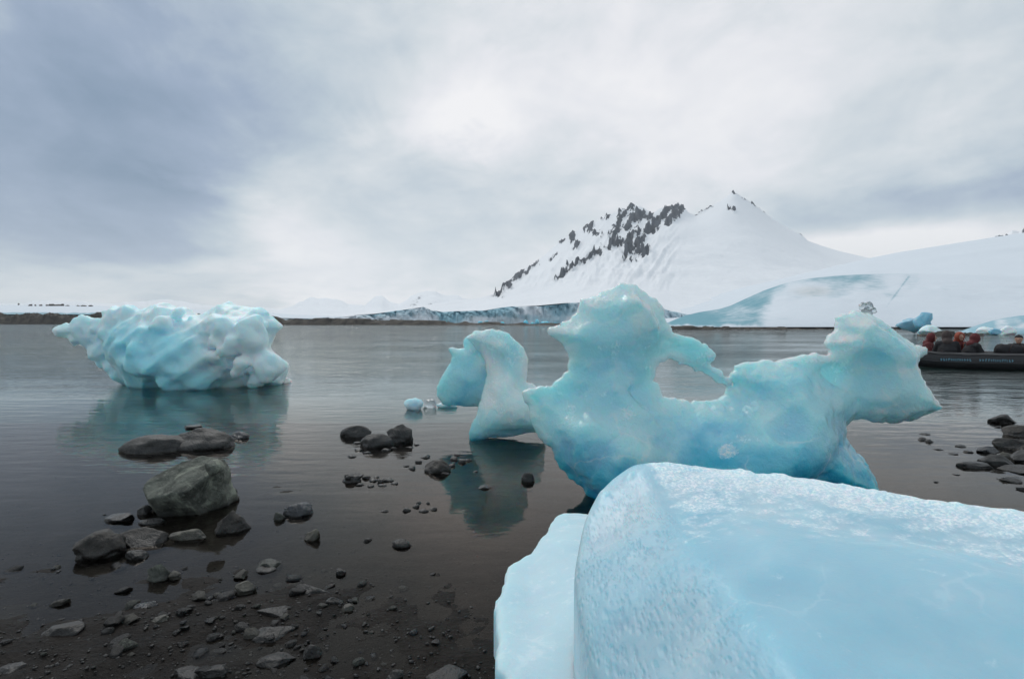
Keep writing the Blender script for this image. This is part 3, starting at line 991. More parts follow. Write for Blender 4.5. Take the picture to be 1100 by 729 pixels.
for k, (a, b, w, h) in enumerate(trail):
    R('stone', 'black chip in the trail right of the craggy dark stone', 'stone', a, b, w, h, 130 + k, M_rock, cuts=8, sub=2, rough=0.12, group='black chips trailing from the craggy stone')
ring = [(443, 504, 9, 6), (450, 497, 8, 4), (457, 492, 11, 5), (488, 494, 12, 6), (496, 497, 10, 6), (485, 501, 9, 5), (503, 495, 9, 4), (464, 508, 10, 4), (478, 509, 10, 4), (436, 501, 7, 3), (511, 507, 6, 3), (491, 489, 8, 3)]
for k, (a, b, w, h) in enumerate(ring):
    R('stone', 'black chip in the ring around the rounded grey stone', 'stone', a, b, w, h, 150 + k, M_rock, cuts=8, sub=2, rough=0.12, group='black chips around the rounded grey stone')
foot = [(385, 484, 12, 4), (394, 487, 10, 4), (414, 484, 12, 4), (378, 491, 11, 4), (447, 478, 8, 3), (384, 476, 10, 5), (440, 481, 9, 3), (423, 482, 8, 3)]
for k, (a, b, w, h) in enumerate(foot):
    R('stone', 'black chip at the foot of the smooth and craggy boulders in the middle shallows', 'stone', a, b, w, h, 170 + k, M_rock, cuts=8, sub=2, rough=0.12, group='black chips at the foot of the middle boulders')
tri = [(437, 549, 10, 6), (447, 545, 8, 5), (455, 550, 12, 5), (465, 548, 10, 5), (450, 541, 6, 4), (413, 550, 9, 4), (460, 541, 5, 3)]
for k, (a, b, w, h) in enumerate(tri):
    R('stone', 'brown pebble of the small heap on the bare mud between centre stones', 'pebble', a, b, w, h, 190 + k, M_rockbrown, cuts=8, sub=2, rough=0.12, group='small heap of brown pebbles')

# loose pebbles on the lower-left mud: a few shapes, copied
kinds = []
for k in range(8):
    v, f = rock_data(300 + k, 5 + k % 4, 2 if k > 3 else 3, 0.08)
    m = (M_rockbrown, M_rockpale, M_rock, M_rockbrown, M_rockgreen, M_rockbrown, M_rock, M_rockblue)[k]
    kinds.append(link_mesh('pebble', v * np.array([1, 0.75, 0.5]), f, m))
rnd = random.Random(5)
first = True
count = 0
while count < 190:
    a = rnd.gauss(270, 120)
    b = rnd.triangular(560, 735, 690)
    if not (5 < a < 525):
        continue
    if abs(a - 200) < 60 and b < 610:
        continue
    g = G(a, b)
    w = rnd.choice([4, 5, 5, 6, 8, 10, 13, 17, 21]) * (0.6 if a > 400 else 1.0) / F * g[1] * 0.5
    o = kinds[count] if count < 8 else kinds[rnd.randrange(8)].copy()
    if count >= 8:
        col.objects.link(o)
    o.location = (g[0], g[1], gz(g[0], g[1]) + w * 0.22)
    o.scale = (w, w, w * rnd.uniform(0.7, 1.2))
    o.rotation_euler = (rnd.uniform(-0.25, 0.25), rnd.uniform(-0.25, 0.25), rnd.uniform(0, 6.28))
    tag(o, 'loose little pebble strewn over the dark mud at the lower left', 'pebble', 'loose pebbles on the lower-left mud')
    count += 1


def gravel():
    rng = np.random.RandomState(3)
    base, fb = rock_data(400, 5, 1, 0.1)
    V, Fc = [], []
    for i in range(3500):
        a, b = rng.uniform(-10, 560), rng.uniform(500, 745)
        if rng.rand() > (b - 470) / 270: continue
        g = G(a, b)
        w = rng.uniform(0.002, 0.006) + 0.010 * rng.rand() ** 4
        r = rng.uniform(0, 6.28)
        q = base * np.array([w, w * 0.7, w * 0.5])
        q = q @ np.array([[math.cos(r), math.sin(r), 0], [-math.sin(r), math.cos(r), 0], [0, 0, 1]])
        V.append(q + np.array([g[0], g[1], gz(g[0], g[1]) + w * 0.2]))
        Fc.append(fb + len(base) * (len(V) - 1))
    tag(link_mesh('gravel', np.concatenate(V), np.concatenate(Fc), M_rockbrown), 'fine brown gravel scattered over the dark mud', 'gravel', kind='stuff')


gravel()

# dark outcrops poking out of the snow bank at the left
for k, (a, b, w, h) in enumerate([(20, 326.5, 2, 2), (33, 328, 4, 2), (38, 328, 2, 1.6), (44, 328, 4, 2), (51, 328, 4, 2.2), (56, 328, 6, 2.6), (63, 328.5, 8, 2.4), (67, 328.5, 4, 3.4), (72, 328.6, 5, 1.8), (84, 329, 5, 1.8), (90, 329, 6, 2), (97, 329, 5, 2.2)]):
    p = P(a, b, 405)
    v, f = rock_data(500 + k, 7, 2, 0.15)
    s = w / F * 405 / 2
    o = link_mesh('rock_outcrop', v * np.array([s, s, h / F * 405 * 0.75]), f, M_rockfar, smooth=False)
    o.location = p
    tag(o, 'dark speck of bare rock on the crest of the far left snow bank', 'rock', 'bare rocks on the far snow bank')

# ------------------------------------------------------------------ icebergs
def berg_field(bodies, h, pad=0.12, zmin=None, k=0.08):
    los, his = [], []
    for b in bodies:
        mp = b['mp'] = metric(b['poly'], b['Y'], b.get('it', 1))
        los.append([mp[:, 0].min(), b['Y'] - b['T'] - b.get('by', 0.2), mp[:, 1].min()])
        his.append([mp[:, 0].max(), b['Y'] + b['T'] + b.get('by', 0.2), mp[:, 1].max()])
    lo, hi = np.min(los, 0) - pad, np.max(his, 0) + pad
    if zmin is not None:
        lo[2] = zmin
    X, Y, Z, lo = grid(lo, hi, h)
    Fv = None
    for b in bodies:
        x2, z2 = X[:, 0, :] + 0 * Z[0], Z[0] + 0 * X[:, 0, :]
        d = poly_sd(x2, z2, b['mp'])
        d = d + b.get('edge', 0.0) * fbm(x2 * b.get('ef', 9), z2 * b.get('ef', 9), 0 * x2, 4, 61)
        T = b['T'] if 'tf' not in b else b['tf'](x2, z2)
        Rr = b['R']
        yc = b['Y'] + (b['yc'](x2, z2) if 'yc' in b else 0)
        q = (np.maximum(Rr - d, 0) / Rr)[:, None, :]
        T = np.broadcast_to(T, x2.shape)[:, None, :]
        e = (Y - np.broadcast_to(yc, x2.shape)[:, None, :]) / T
        if b.get('plate'):
            d3 = d[:, None, :]
            wd = b['rim'] + T * (1 - np.exp(-np.maximum(d3, 0) / Rr))
            wd = np.maximum(wd - b['surf'](X, Y, Z) * sstep(0.0, 0.16, d3), 0.02 + 0.1 * np.maximum(d3, 0))
            f = -smin(-0.8 * (np.abs(Y - np.broadcast_to(yc, x2.shape)[:, None, :]) - wd), d3, 0.012)
        else:
            f = ((q ** 1.5 + np.abs(e) ** 1.7) ** (1 / 1.6) - 1) * np.minimum(T, Rr)
        Fv = f if Fv is None else smin(Fv, f, k)
        b['d3'] = d[:, None, :]
    return X, Y, Z, lo, Fv


def build_berg(root, name, v, f, mat, attrs):
    o = link_mesh(name, v - np.array(root.location), f, mat, root, attrs=attrs)
    return o


# --- the tall sculpted iceberg at the centre
def central_berg():
    Y0 = 5.0
    main = [(565, 431), (562, 420), (575, 415), (593, 413), (603, 404), (610, 393), (611, 384), (606, 373), (599, 366), (590, 361), (589, 353), (600, 349), (612, 345),
            (622, 334), (624, 321), (635, 319), (643, 315), (645, 312), (650, 312), (660, 307), (671, 304), (684, 304.5), (692, 311), (701, 318), (709, 324), (714, 333), (718, 346), (722, 355),
            (735, 361), (752, 365), (763, 373), (770, 381), (768, 389), (761, 391), (774, 399), (786, 408), (790, 417), (781, 414), (764, 405), (748, 396), (735, 393), (720, 386), (711, 388), (704, 393),
            (705, 402), (702, 408), (708, 417), (713, 426), (722, 428), (732, 429), (742, 432), (758, 430), (773, 430), (779, 424), (785, 410), (784, 400), (792, 394), (803, 388),
            (820, 387), (838, 387), (848, 384), (862, 381), (875, 379), (888, 381), (893, 376), (888, 368), (893, 360), (901, 354), (903, 341), (915, 336), (930, 333), (944, 336), (955, 344), (965, 353), (975, 361), (988, 371), (1001, 374),
            (996, 380), (990, 386), (987, 392), (990, 404), (996, 415), (1003, 424), (1007, 432), (1004, 440), (994, 447), (975, 451), (955, 454), (935, 452), (918, 450), (907, 456), (905, 468), (911, 479), (920, 492), (926, 502), (932, 512), (930, 530),
            (880, 536), (800, 540), (700, 542), (655, 541), (640, 532), (625, 519), (610, 507), (597, 493), (590, 478), (580, 470), (573, 455)]

    def yc(x, z):
        return 0.06 * fbm(x * 1.1, z * 1.1, 0 * x, 2, 5) - 0.18 * sstep(0.8, 0.2, z) + 0.05 * sstep(2.2, 3.0, x) + 0.08 * sstep(1.2, 2.0, z)

    def tf(x, z):
        return 0.20 + 0.36 * sstep(1.1, 0.35, z) + 0.05 * sstep(1.6, 2.2, x)
    X, Y, Z, lo, Fv = berg_field([dict(poly=main, Y=Y0, T=0.62, R=0.30, yc=yc, tf=tf, it=0, plate=True, rim=0.03, surf=lambda X, Y, Z: 0.20 * facet(X, Y, Z, 1.9, 15) + 0.075 * facet(X, Y, Z, 4.5, 18) + 0.02 * facet(X, Y, Z, 11, 19), edge=0.015, ef=20, by=0.35)], 0.0165, zmin=-0.25)
    # melt flutes and a few scooped faces
    Fv = Fv + 0.006 * fbm(X * 8, Y * 6, Z * 6, 4, 16)
    wob = X * 9 + 1.2 * vnoise(X * 2, Y * 2, Z * 2, 6) + 2.0 * Z
    Fv = Fv + 0.006 * np.sin(wob * 3.0) * sstep(1.0, 0.7, Z) * sstep(1.1, 0.6, X)

    def scoop(px, py, dy, r, s=1.0):
        c = P(px, py, Y0 + dy)
        return np.sqrt(((X - c[0])) ** 2 + (Y - c[1]) ** 2 + ((Z - c[2]) * s) ** 2) - r
    for px, py, dy, r in [(690, 400, -0.72, 0.42), (640, 352, -0.62, 0.42), (905, 370, -0.42, 0.30), (955, 410, -0.45, 0.36), (860, 430, -0.75, 0.40)]:
        Fv = -smin(-Fv, scoop(px, py, dy, r), 0.02)
    Fv = np.maximum(Fv, -0.2 - Z)
    v, f = largest(*surface_nets(Fv, lo, 0.0165))
    ppx = CX + v[:, 0] / v[:, 1] * F
    ppy = H0 - (v[:, 2] - CAMH) / v[:, 1] * F
    x, z = v[:, 0], v[:, 2]
    blue = 0.46 + 0.55 * sstep(0.85, 0.15, z) + 0.10 * fbm(x * 2, v[:, 1] * 2, z * 2, 3, 8) - 0.25 * sstep(1.3, 1.8, z)
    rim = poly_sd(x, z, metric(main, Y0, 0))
    blue = blue - 0.26 * sstep(0.16, 0.0, rim) * sstep(0.25, 0.6, z)  # paler towards the edges: light through thin ice painted into the colour
    frost = 0.17 + 0.04 * sstep(0.07, 0.0, rim) * sstep(0.25, 0.6, z)  # edge term adds to the painted thin-ice paleness
    for a, b, ra, rb, s in [(660, 372, 26, 10, 0.30), (700, 392, 9, 20, 0.30), (755, 385, 26, 12, 0.22), (640, 425, 45, 10, 0.18), (675, 443, 16, 8, 0.35), (905, 395, 22, 16, 0.22), (815, 470, 40, 10, 0.22), (860, 386, 20, 5, 0.35), (700, 470, 30, 18, 0.12), (610, 445, 20, 25, 0.14), (890, 385, 8, 4, .3), (782, 486, 10, 7, .7), (905, 372, 14, 10, .3)]:
        frost = frost + 1.35 * s * np.exp(-((ppx - a) / ra) ** 2 - ((ppy - b) / rb) ** 2)
    root = empty('iceberg', (0.9, Y0, 0))
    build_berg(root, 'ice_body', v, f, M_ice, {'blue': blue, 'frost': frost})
    tag(root, 'tall sculpted turquoise iceberg with a peaked spire and an open window', 'iceberg')
    # clear knobs on the crown of its right-hand block
    bm = bmesh.new()
    for k, (px, py, q) in enumerate([(926, 326, 0.036), (933, 325, 0.042), (930, 334, 0.062), (922, 342, 0.055), (933, 344, 0.07), (939, 330, 0.028), (925, 350, 0.07)]):
        cv_, cf_ = rock_data(760 + k, 8, 2, 0.16)
        p = P(px, py + 3, Y0 + 0.28) - np.array(root.location)
        vs_ = [bm.verts.new(tuple(p + w_ * q * np.array([1, 1, 1.15]))) for w_ in cv_]
        for t3 in cf_:
            bm.faces.new([vs_[a_] for a_ in t3])
    link_bm('clear_tip', bm, M_glass, root, True)


central_berg()


# --- small two-part iceberg left of it
def small_berg():
    wing = [(470, 425), (470, 415), (476, 403), (484, 390), (486, 382), (480, 375), (483, 372), (490, 374), (498, 373), (498, 364), (505, 358), (525, 356), (545, 362), (545, 436), (510, 437), (490, 436), (474, 433)]
    front = [(498, 364), (506, 357), (520, 355), (535, 354.5), (546, 358), (553, 365), (562, 374), (567, 386), (567, 400), (566, 412), (580, 417), (584, 440), (585, 462), (560, 466), (530, 470), (512, 473), (503, 474), (504, 466), (510, 450), (514, 436), (519, 420), (522, 405), (520, 392), (512, 378)]
    SURF = lambda X, Y, Z: 0.12 * facet(X, Y, Z, 2.6, 25) + 0.06 * facet(X, Y, Z, 5.3, 28)
    bodies = [dict(poly=wing, Y=7.65, T=0.22, R=0.22, edge=0.014, ef=10, it=0, plate=True, rim=0.04, surf=SURF), dict(poly=front, Y=7.15, T=0.34, R=0.26, edge=0.014, ef=10, it=0, plate=True, rim=0.05, surf=SURF, yc=lambda x, z: 0.35 * sstep(0.2, 1.2, z))]
    X, Y, Z, lo, Fv = berg_field(bodies, 0.02, zmin=-0.2, k=0.02)
    Fv = Fv + 0.006 * fbm(X * 7, Y * 7, Z * 7, 3, 26)
    for px, py, dy, r in [(540, 385, -0.15, 0.20), (552, 402, -0.25, 0.16)]:
        c = P(px, py, 7.2 + dy)
        Fv = -smin(-Fv, np.sqrt((X - c[0]) ** 2 + (Y - c[1]) ** 2 + (Z - c[2]) ** 2) - r, 0.05)
    v, f = largest(*surface_nets(Fv, lo, 0.02))
    ppx = CX + v[:, 0] / v[:, 1] * F
    ppy = H0 - (v[:, 2] - CAMH) / v[:, 1] * F
    blue = 0.22 + 0.3 * sstep(525, 500, ppx) * sstep(365, 390, ppy) + 0.30 * sstep(410, 470, ppy) + 0.1 * fbm(v[:, 0] * 3, v[:, 1] * 3, v[:, 2] * 3, 3, 4)
    frost = 0.33 + 0.35 * np.exp(-((ppx - 530) / 22) ** 2 - ((ppy - 366) / 9) ** 2) + 0.3 * np.exp(-((ppx - 556) / 9) ** 2 - ((ppy - 380) / 9) ** 2)
    root = empty('iceberg', (-0.35, 7.3, 0))
    build_berg(root, 'ice_body', v, f, M_ice, {'blue': blue, 'frost': frost})
    tag(root, 'small pale blue iceberg with a leaning wing, beside the tall sculpted one', 'iceberg')


small_berg()


# --- lumpy iceberg afloat at the left
def left_berg():
    Y0 = 13.2
    poly = [(54, 356), (58, 351), (75, 348), (84, 342), (95, 337.5), (102, 341), (110, 344), (114, 337), (120, 328), (130, 333), (142, 327), (152, 333), (165, 332), (176, 326), (186, 331), (198, 331), (206, 339), (222, 337), (230, 333), (237, 328), (245, 325), (252, 329),
            (262, 331), (278, 331), (288, 337), (296, 346), (297, 352), (291, 358), (288, 366), (286, 374), (292, 378), (300, 385), (305, 392), (304, 401), (300, 410), (285, 414), (272, 419), (240, 425), (150, 425), (142, 416), (137, 415), (122, 408), (112, 398), (104, 388), (95, 380), (94, 372), (84, 366), (70, 362)]

    def tf(x, z):
        return 0.35 + 1.0 * sstep(-9.7, -8.0, x)
    bd = dict(poly=poly, Y=Y0, T=1.35, R=0.85, tf=tf, edge=0.03, ef=2.5, it=0)
    X, Y, Z, lo, Fv = berg_field([bd], 0.034, pad=0.55, zmin=-0.3)
    rng = np.random.RandomState(4)
    mp = metric(poly, Y0)
    # rounded melt lumps on the skin
    n = 0
    while n < 80:
        a, b = rng.uniform(100, 300), rng.uniform(332, 418)
        p = P(a, b, Y0)
        d = float(poly_sd(np.array([p[0]]), np.array([p[2]]), mp)[0])
        if d < 0.08: continue
        q = max(0, 0.85 - d) / 0.85
        w = float(tf(p[0], 0)) * math.sqrt(max(0, 1 - q * q))
        r = rng.uniform(0.12, 0.34) * min(1, d / 0.4 + 0.15)
        c = (p[0] * (Y0 - w) / Y0, Y0 - w + r * 0.6, CAMH + (p[2] - CAMH) * (Y0 - w) / Y0)
        s = np.sqrt(((X - c[0])) ** 2 + (Y - c[1]) ** 2 + ((Z - c[2]) * rng.uniform(0.8, 1.3)) ** 2) - r
        Fv = smin(Fv, s, 0.09)
        n += 1
    for px, py, r in []:
        c = P(px, py, Y0 - 1.15)
        Fv = -smin(-Fv, np.sqrt((X - c[0]) ** 2 + (Y - c[1]) ** 2 + ((Z - c[2]) * 1.3) ** 2) - r, 0.1)
    bil = np.abs(vnoise(X * 2.2, Y * 2.2, Z * 2.2, 33)) + 0.5 * np.abs(vnoise(X * 4.6, Y * 4.6, Z * 4.6, 34)) + 0.25 * np.abs(vnoise(X * 9.6, Y * 9.6, Z * 9.6, 35))
    # slanting scalloped ridges
    u1, u2 = X * 0.8 + Z * 0.6, Z * 0.8 - X * 0.6
    rg = np.abs(vnoise(u1 * 1.0, Y * 1.3, u2 * 2.1, 36))
    rg2 = np.abs(vnoise(u1 * 2.6 + 3, Y * 3.0, u2 * 4.4, 37))
    inner = sstep(0.0, 0.45, bd['d3'])
    Fv = Fv - 0.04 * (bil - 0.5) + 0.05 * facet(X, Y, Z, 5.5, 57) + inner * (0.14 * facet(X, Y, Z, 1.5, 51) + 0.08 * facet(X, Y, Z, 3.4, 54) + 0.09 * (rg - 0.25) + 0.05 * (rg2 - 0.25))
    v, f = largest(*surface_nets(Fv, lo, 0.034))
    ppx_ = CX + v[:, 0] / v[:, 1] * F
    blue = 0.22 + 0.14 * fbm(v[:, 0] * 0.9, v[:, 1] * 0.9, v[:, 2] * 1.2, 3, 44) + 0.12 * sstep(0.5, 0.0, v[:, 2]) + 0.35 * np.exp(-((ppx_ - 165) / 42) ** 2) * sstep(1.6, 1.2, v[:, 2])
    frost = 0.26 + 0.2 * sstep(0.8, 1.6, v[:, 2])
    root = empty('iceberg', (-7.8, Y0, 0))
    build_berg(root, 'ice_body', v, f, M_icefar, {'blue': blue, 'frost': frost})
    # thin melted foot at its right end
    fv, ff = rock_data(731, 5, 3, 0.08)
    c = G(297, 412)
    link_mesh('ice_foot', fv * np.array([0.35, 0.3, 0.10]) + np.array([c[0], c[1] + 0.2, 0.03]) - np.array(root.location), ff, M_icefar, root, attrs={'blue': np.full(len(fv), 0.1), 'frost': np.full(len(fv), 0.5)})
    tag(root, 'lumpy cloud-like blue and white iceberg afloat in the bay at the left', 'iceberg')


left_berg()


# --- the big block in the foreground
def front_block():
    root = empty('ice_block', (0.9, 1.7, 0))
    h = 0.0105
    plan = smooth_poly([(0.28, 0.75), (0.24, 1.3), (0.205, 1.7), (0.215, 1.95), (0.28, 2.18), (0.38, 2.36), (0.52, 2.46), (0.75, 2.46), (1.05, 2.34), (1.4, 2.08), (1.75, 1.82), (2.5, 1.45), (2.5, 0.5), (0.6, 0.42)], 2)
    X, Y, Z, lo = grid((0.12, 0.35, -0.1), (2.6, 2.58, 1.06), h)
    x2, y2 = X[:, :, 0] + 0 * Y[0, :, 0][None], Y[:, :, 0] + 0 * X[:, :, 0]
    d = poly_sd(x2, y2, plan)
    # top surface
    zp = 0.838 + 0.012 * (x2 - 0.6) + 0.018 * fbm(x2 * 2, y2 * 2, 0 * x2, 3, 2)
    # frosty ridge at the back, shallow trough in front of it, smooth swell nearer the camera
    rd = (y2 - np.interp(x2, [0.3, 0.55, 0.8, 1.05, 1.4, 1.75, 2.5], [2.24, 2.33, 2.32, 2.18, 1.92, 1.68, 1.3]))
    ridge = np.exp(-(rd / 0.16) ** 2)
    zp = zp + 0.010 * facet(x2, y2, 0 * x2, 3.1, 91) + 0.004 * facet(x2, y2, 0 * x2, 8.0, 92)
    zp = zp + 0.035 * ridge - 0.012 * np.exp(-((rd + 0.42) / 0.17) ** 2) + 0.03 * np.exp(-((rd + 0.75) / 0.3) ** 2) * sstep(0.55, 0.75, x2)
    xe = np.interp(y2, [0.4, 0.97, 1.25, 1.42, 1.55, 1.75, 2.0, 2.3, 2.5], [0.54, 0.55, 0.56, 0.57, 0.575, 0.58, 0.59, 0.60, 0.60])
    A = np.interp(y2, [0.4, 1.0, 1.35, 1.6, 1.9, 2.3], [0.28, 0.25, 0.18, 0.07, 0.03, 0.02])
    S = np.interp(y2, [0.4, 1.4, 1.9, 2.3], [0.80, 0.80, 0.65, 0.62])
    t = np.maximum(xe - x2, 0)
    ts = np.sqrt(t * t + 0.095 ** 2) - 0.095
    top = zp - A * (1 - np.exp(-ts / 0.13)) - S * ts * (ts + 0.02) / (ts + 0.14) * 1.25 - 0.9 * np.maximum(ts - 0.22, 0) ** 2 * 2
    dim = sstep(0.0, 0.10, t)
    # frost crumbs on top, melt dimples on the left face
    crumb = sstep(0.05, -0.02, t)
    fr = np.clip(ridge * 1.25 + 0.45 * np.exp(-((rd + 0.3) / 0.25) ** 2), 0, 1) * crumb
    top = top + 0.005 * fr * fbm(x2 * 22, y2 * 22, 0 * x2, 4, 5, 0.65) + 0.014 * np.exp(-(rd / 0.06) ** 2) * np.clip(fbm(x2 * 16, y2 * 16, 0 * x2, 3, 15), 0, 1)
    top = top + 0.012 * fbm(x2 * 4, y2 * 4, 0 * x2, 2, 7) * dim
    e = 0.035
    a = Z - top[:, :, None]
    b = -d[:, :, None] + 0.0 * Z
    Fv = -smin(-a, -b, e)
    Fv = np.maximum(Fv, -0.06 - Z)
    v, f = surface_nets(Fv, lo, h)
    ix = np.clip(((v[:, 0] - lo[0]) / h).round().astype(int), 0, len(x2) - 1)
    iy = np.clip(((v[:, 1] - lo[1]) / h).round().astype(int), 0, x2.shape[1] - 1)
    frv, dv = fr[ix, iy], dim[ix, iy]
    blue = 0.25 + 0.30 * (1 - frv) * (1 - dv) + 0.05 * dv + 0.10 * fbm(v[:, 0] * 2, v[:, 1] * 2, v[:, 2] * 2, 3, 3)
    frost = 0.16 + 0.75 * frv + 0.16 * (1 - dv) * (fbm(v[:, 0] * 4, v[:, 1] * 4, v[:, 2] * 4, 4, 6) > -2) * (0.6 + fbm(v[:, 0] * 4, v[:, 1] * 4, v[:, 2] * 4, 4, 6))
    build_berg(root, 'ice_body', v, f, M_icenear, {'blue': blue, 'frost': frost, 'dimple': dv})
    # pale ledge low on its left side
    h2 = 0.014
    plan2 = smooth_poly([(-0.055, 1.2), (-0.04, 1.95), (-0.065, 2.35), (-0.06, 2.72), (0.0, 2.86), (0.10, 3.02), (0.19, 3.22), (0.27, 3.42), (0.34, 3.50), (0.60, 3.42), (0.8, 3.0), (0.7, 1.2)], 1)
    X, Y, Z, lo = grid((-0.2, 1.1, -0.1), (0.9, 3.6, 0.42), h2)
    x2, y2 = X[:, :, 0] + 0 * Y[0, :, 0][None], Y[:, :, 0] + 0 * X[:, :, 0]
    d = poly_sd(x2, y2, plan2) + 0.022 * fbm(x2 * 7, y2 * 7, 0 * x2, 4, 19)
    top = 0.245 + 0.012 * fbm(x2 * 3, y2 * 3, 0 * x2, 3, 12) + 0.06 * sstep(0.05, 0.35, x2) + 0.02 * sstep(2.6, 2.0, y2)
    Fv = -smin(-(Z - top[:, :, None]), d[:, :, None] + 0 * Z, 0.03)
    Fv = np.maximum(Fv, -0.06 - Z)
    v, f = surface_nets(Fv, lo, h2)
    build_berg(root, 'ledge', v, f, M_ledge, {'blue': 0.08 + 0.1 * fbm(v[:, 0] * 3, v[:, 1] * 3, v[:, 2] * 3, 3, 5), 'frost': np.full(len(v), 0.35)})
    tag(root, 'huge pale blue foreground block of ice with dimpled face, frosty crest and ledge', 'ice block')


front_block()


# --- small pieces of ice
def ice_bit(label, px, py, w, h, seed, mat=M_icefar, cuts=7, dep=0.7, blue=0.3, frost=0.4, group=None, Y=None, tilt=0.0):
    g = G(px, py) if Y is None else P(px, py, Y)
    if Y is not None:
        g[2] = max(g[2], 0)
    W = w / F * g[1] / 2
    hz = h / F * g[1] * 0.62
    v, f = rock_data(seed, cuts, 3, 0.13)
    if tilt:
        c2, s2 = math.cos(tilt), math.sin(tilt)
        v = v @ np.array([[c2, 0, s2], [0, 1, 0], [-s2, 0, c2]])
        v = v / np.abs(v).max(0)
    o = link_mesh('ice_chunk', v * np.array([W, W * dep, hz]), f, mat, attrs={'blue': np.full(len(v), blue), 'frost': np.full(len(v), frost)})
    o.location = (g[0], g[1] + W * dep * 0.5, g[2] + hz * 0.6)
    return tag(o, label, 'ice chunk', group)


ice_bit('white rounded ice chunk in the shallows left of the small leaning iceberg', 444, 440, 21, 14, 801, M_ledge, cuts=4, blue=0.0, frost=0.5)
ice_bit('clear glassy ice chunk between the white chunk and the small leaning iceberg', 461, 438, 15, 10, 802, M_glass, cuts=6)
ice_bit('thin white sliver of ice along the foot of the small leaning iceberg', 481, 438, 25, 6, 803, M_ledge, cuts=4, dep=0.4, blue=0.0, frost=0.7)
for k, (a, b, w, h) in enumerate([(516, 349, 6, 3), (522, 349, 5, 4), (540, 349.6, 5, 3), (565, 350, 7, 5), (572, 350.4, 6, 3), (577, 350, 5, 6), (586, 350, 12, 4), (596, 350, 9, 2.5), (605, 349.5, 8, 2), (478, 349, 8, 3)]):
    ice_bit('small turquoise bit of ice afloat at the foot of the far glacier front', a, b - 1.6, w, h, 820 + k, M_icefar, blue=0.75, frost=0.1, Y=238 - k, group='bits of ice below the glacier front')
ice_bit('jagged grey-blue ice stump behind the black boat, leaning to the right', 983, 354, 28, 17, 840, M_icenear, cuts=10, blue=0.6, frost=0.1, Y=66, tilt=0.5)
ice_bit('bright turquoise overhanging ice piece standing on the shore behind the boat', 997, 352, 24, 17, 841, M_icenear, cuts=9, blue=0.8, frost=0.2, Y=64, tilt=-0.4)
ice_bit('white rounded ice heap between boat passengers and the jagged ice stump', 1003, 359, 26, 12, 842, M_icefar, cuts=5, blue=0.2, frost=0.5, Y=62)
ice_bit('white ice lump at the far shore between the two groups in the boat', 1062, 361, 20, 10, 843, M_icefar, cuts=5, blue=0.1, frost=0.6, Y=62)
ice_bit('cyan ice lump lying at the water in front of the white far-shore lump', 1070, 364, 12, 7, 844, M_icenear, cuts=5, blue=0.8, frost=0.1, Y=60)
ice_bit('white ice lump at the far shore above the right-hand passenger', 1084, 361, 20, 11, 845, M_icefar, cuts=5, blue=0.1, frost=0.6, Y=62)
terrain('glacier', [(1030, 357), (1040, 353), (1052, 348.5), (1065, 344.5), (1080, 341), (1095, 339), (1120, 337), (1220, 332)], 82, None, 66, M_glacier, cols=140, rows=40, pw=0.55, amp=0.25, seed=61, bluefn=lambda px, py: 0.75 + 0.35 * fbm(px * 0.08, py * 0.16, 0 * px, 4, 3))

# ------------------------------------------------------------------ boat and passengers
M_rubber = plain('black_rubber', (0.012, 0.012, 0.014), 0.45, 0.3, 4)
M_grey = plain('grey_deck', (0.022, 0.022, 0.025), 0.6, 0.3, 6)
M_letter = plain('blue_lettering', (0.10, 0.28, 0.38), 0.5, 0.2, 20)
M_skin = plain('skin', (0.42, 0.24, 0.17), 0.5, 0.1, 20)
M_black = plain('black_cloth', (0.011, 0.011, 0.014), 0.8, 0.4, 12, 0.3)
M_red = plain('dark_red_cloth', (0.11, 0.014, 0.016), 0.75, 0.4, 12, 0.3)
M_orange = plain('orange_cloth', (0.30, 0.06, 0.03), 0.7, 0.3, 12, 0.3)
M_brown = plain('brown_cloth', (0.05, 0.035, 0.032), 0.8, 0.4, 12, 0.3)
M_boot = plain('boot_rubber', (0.02, 0.02, 0.02), 0.5, 0.3, 8)

bp = np.array([14.75, 18.1])
BR = math.atan2(-0.9, 2.6)


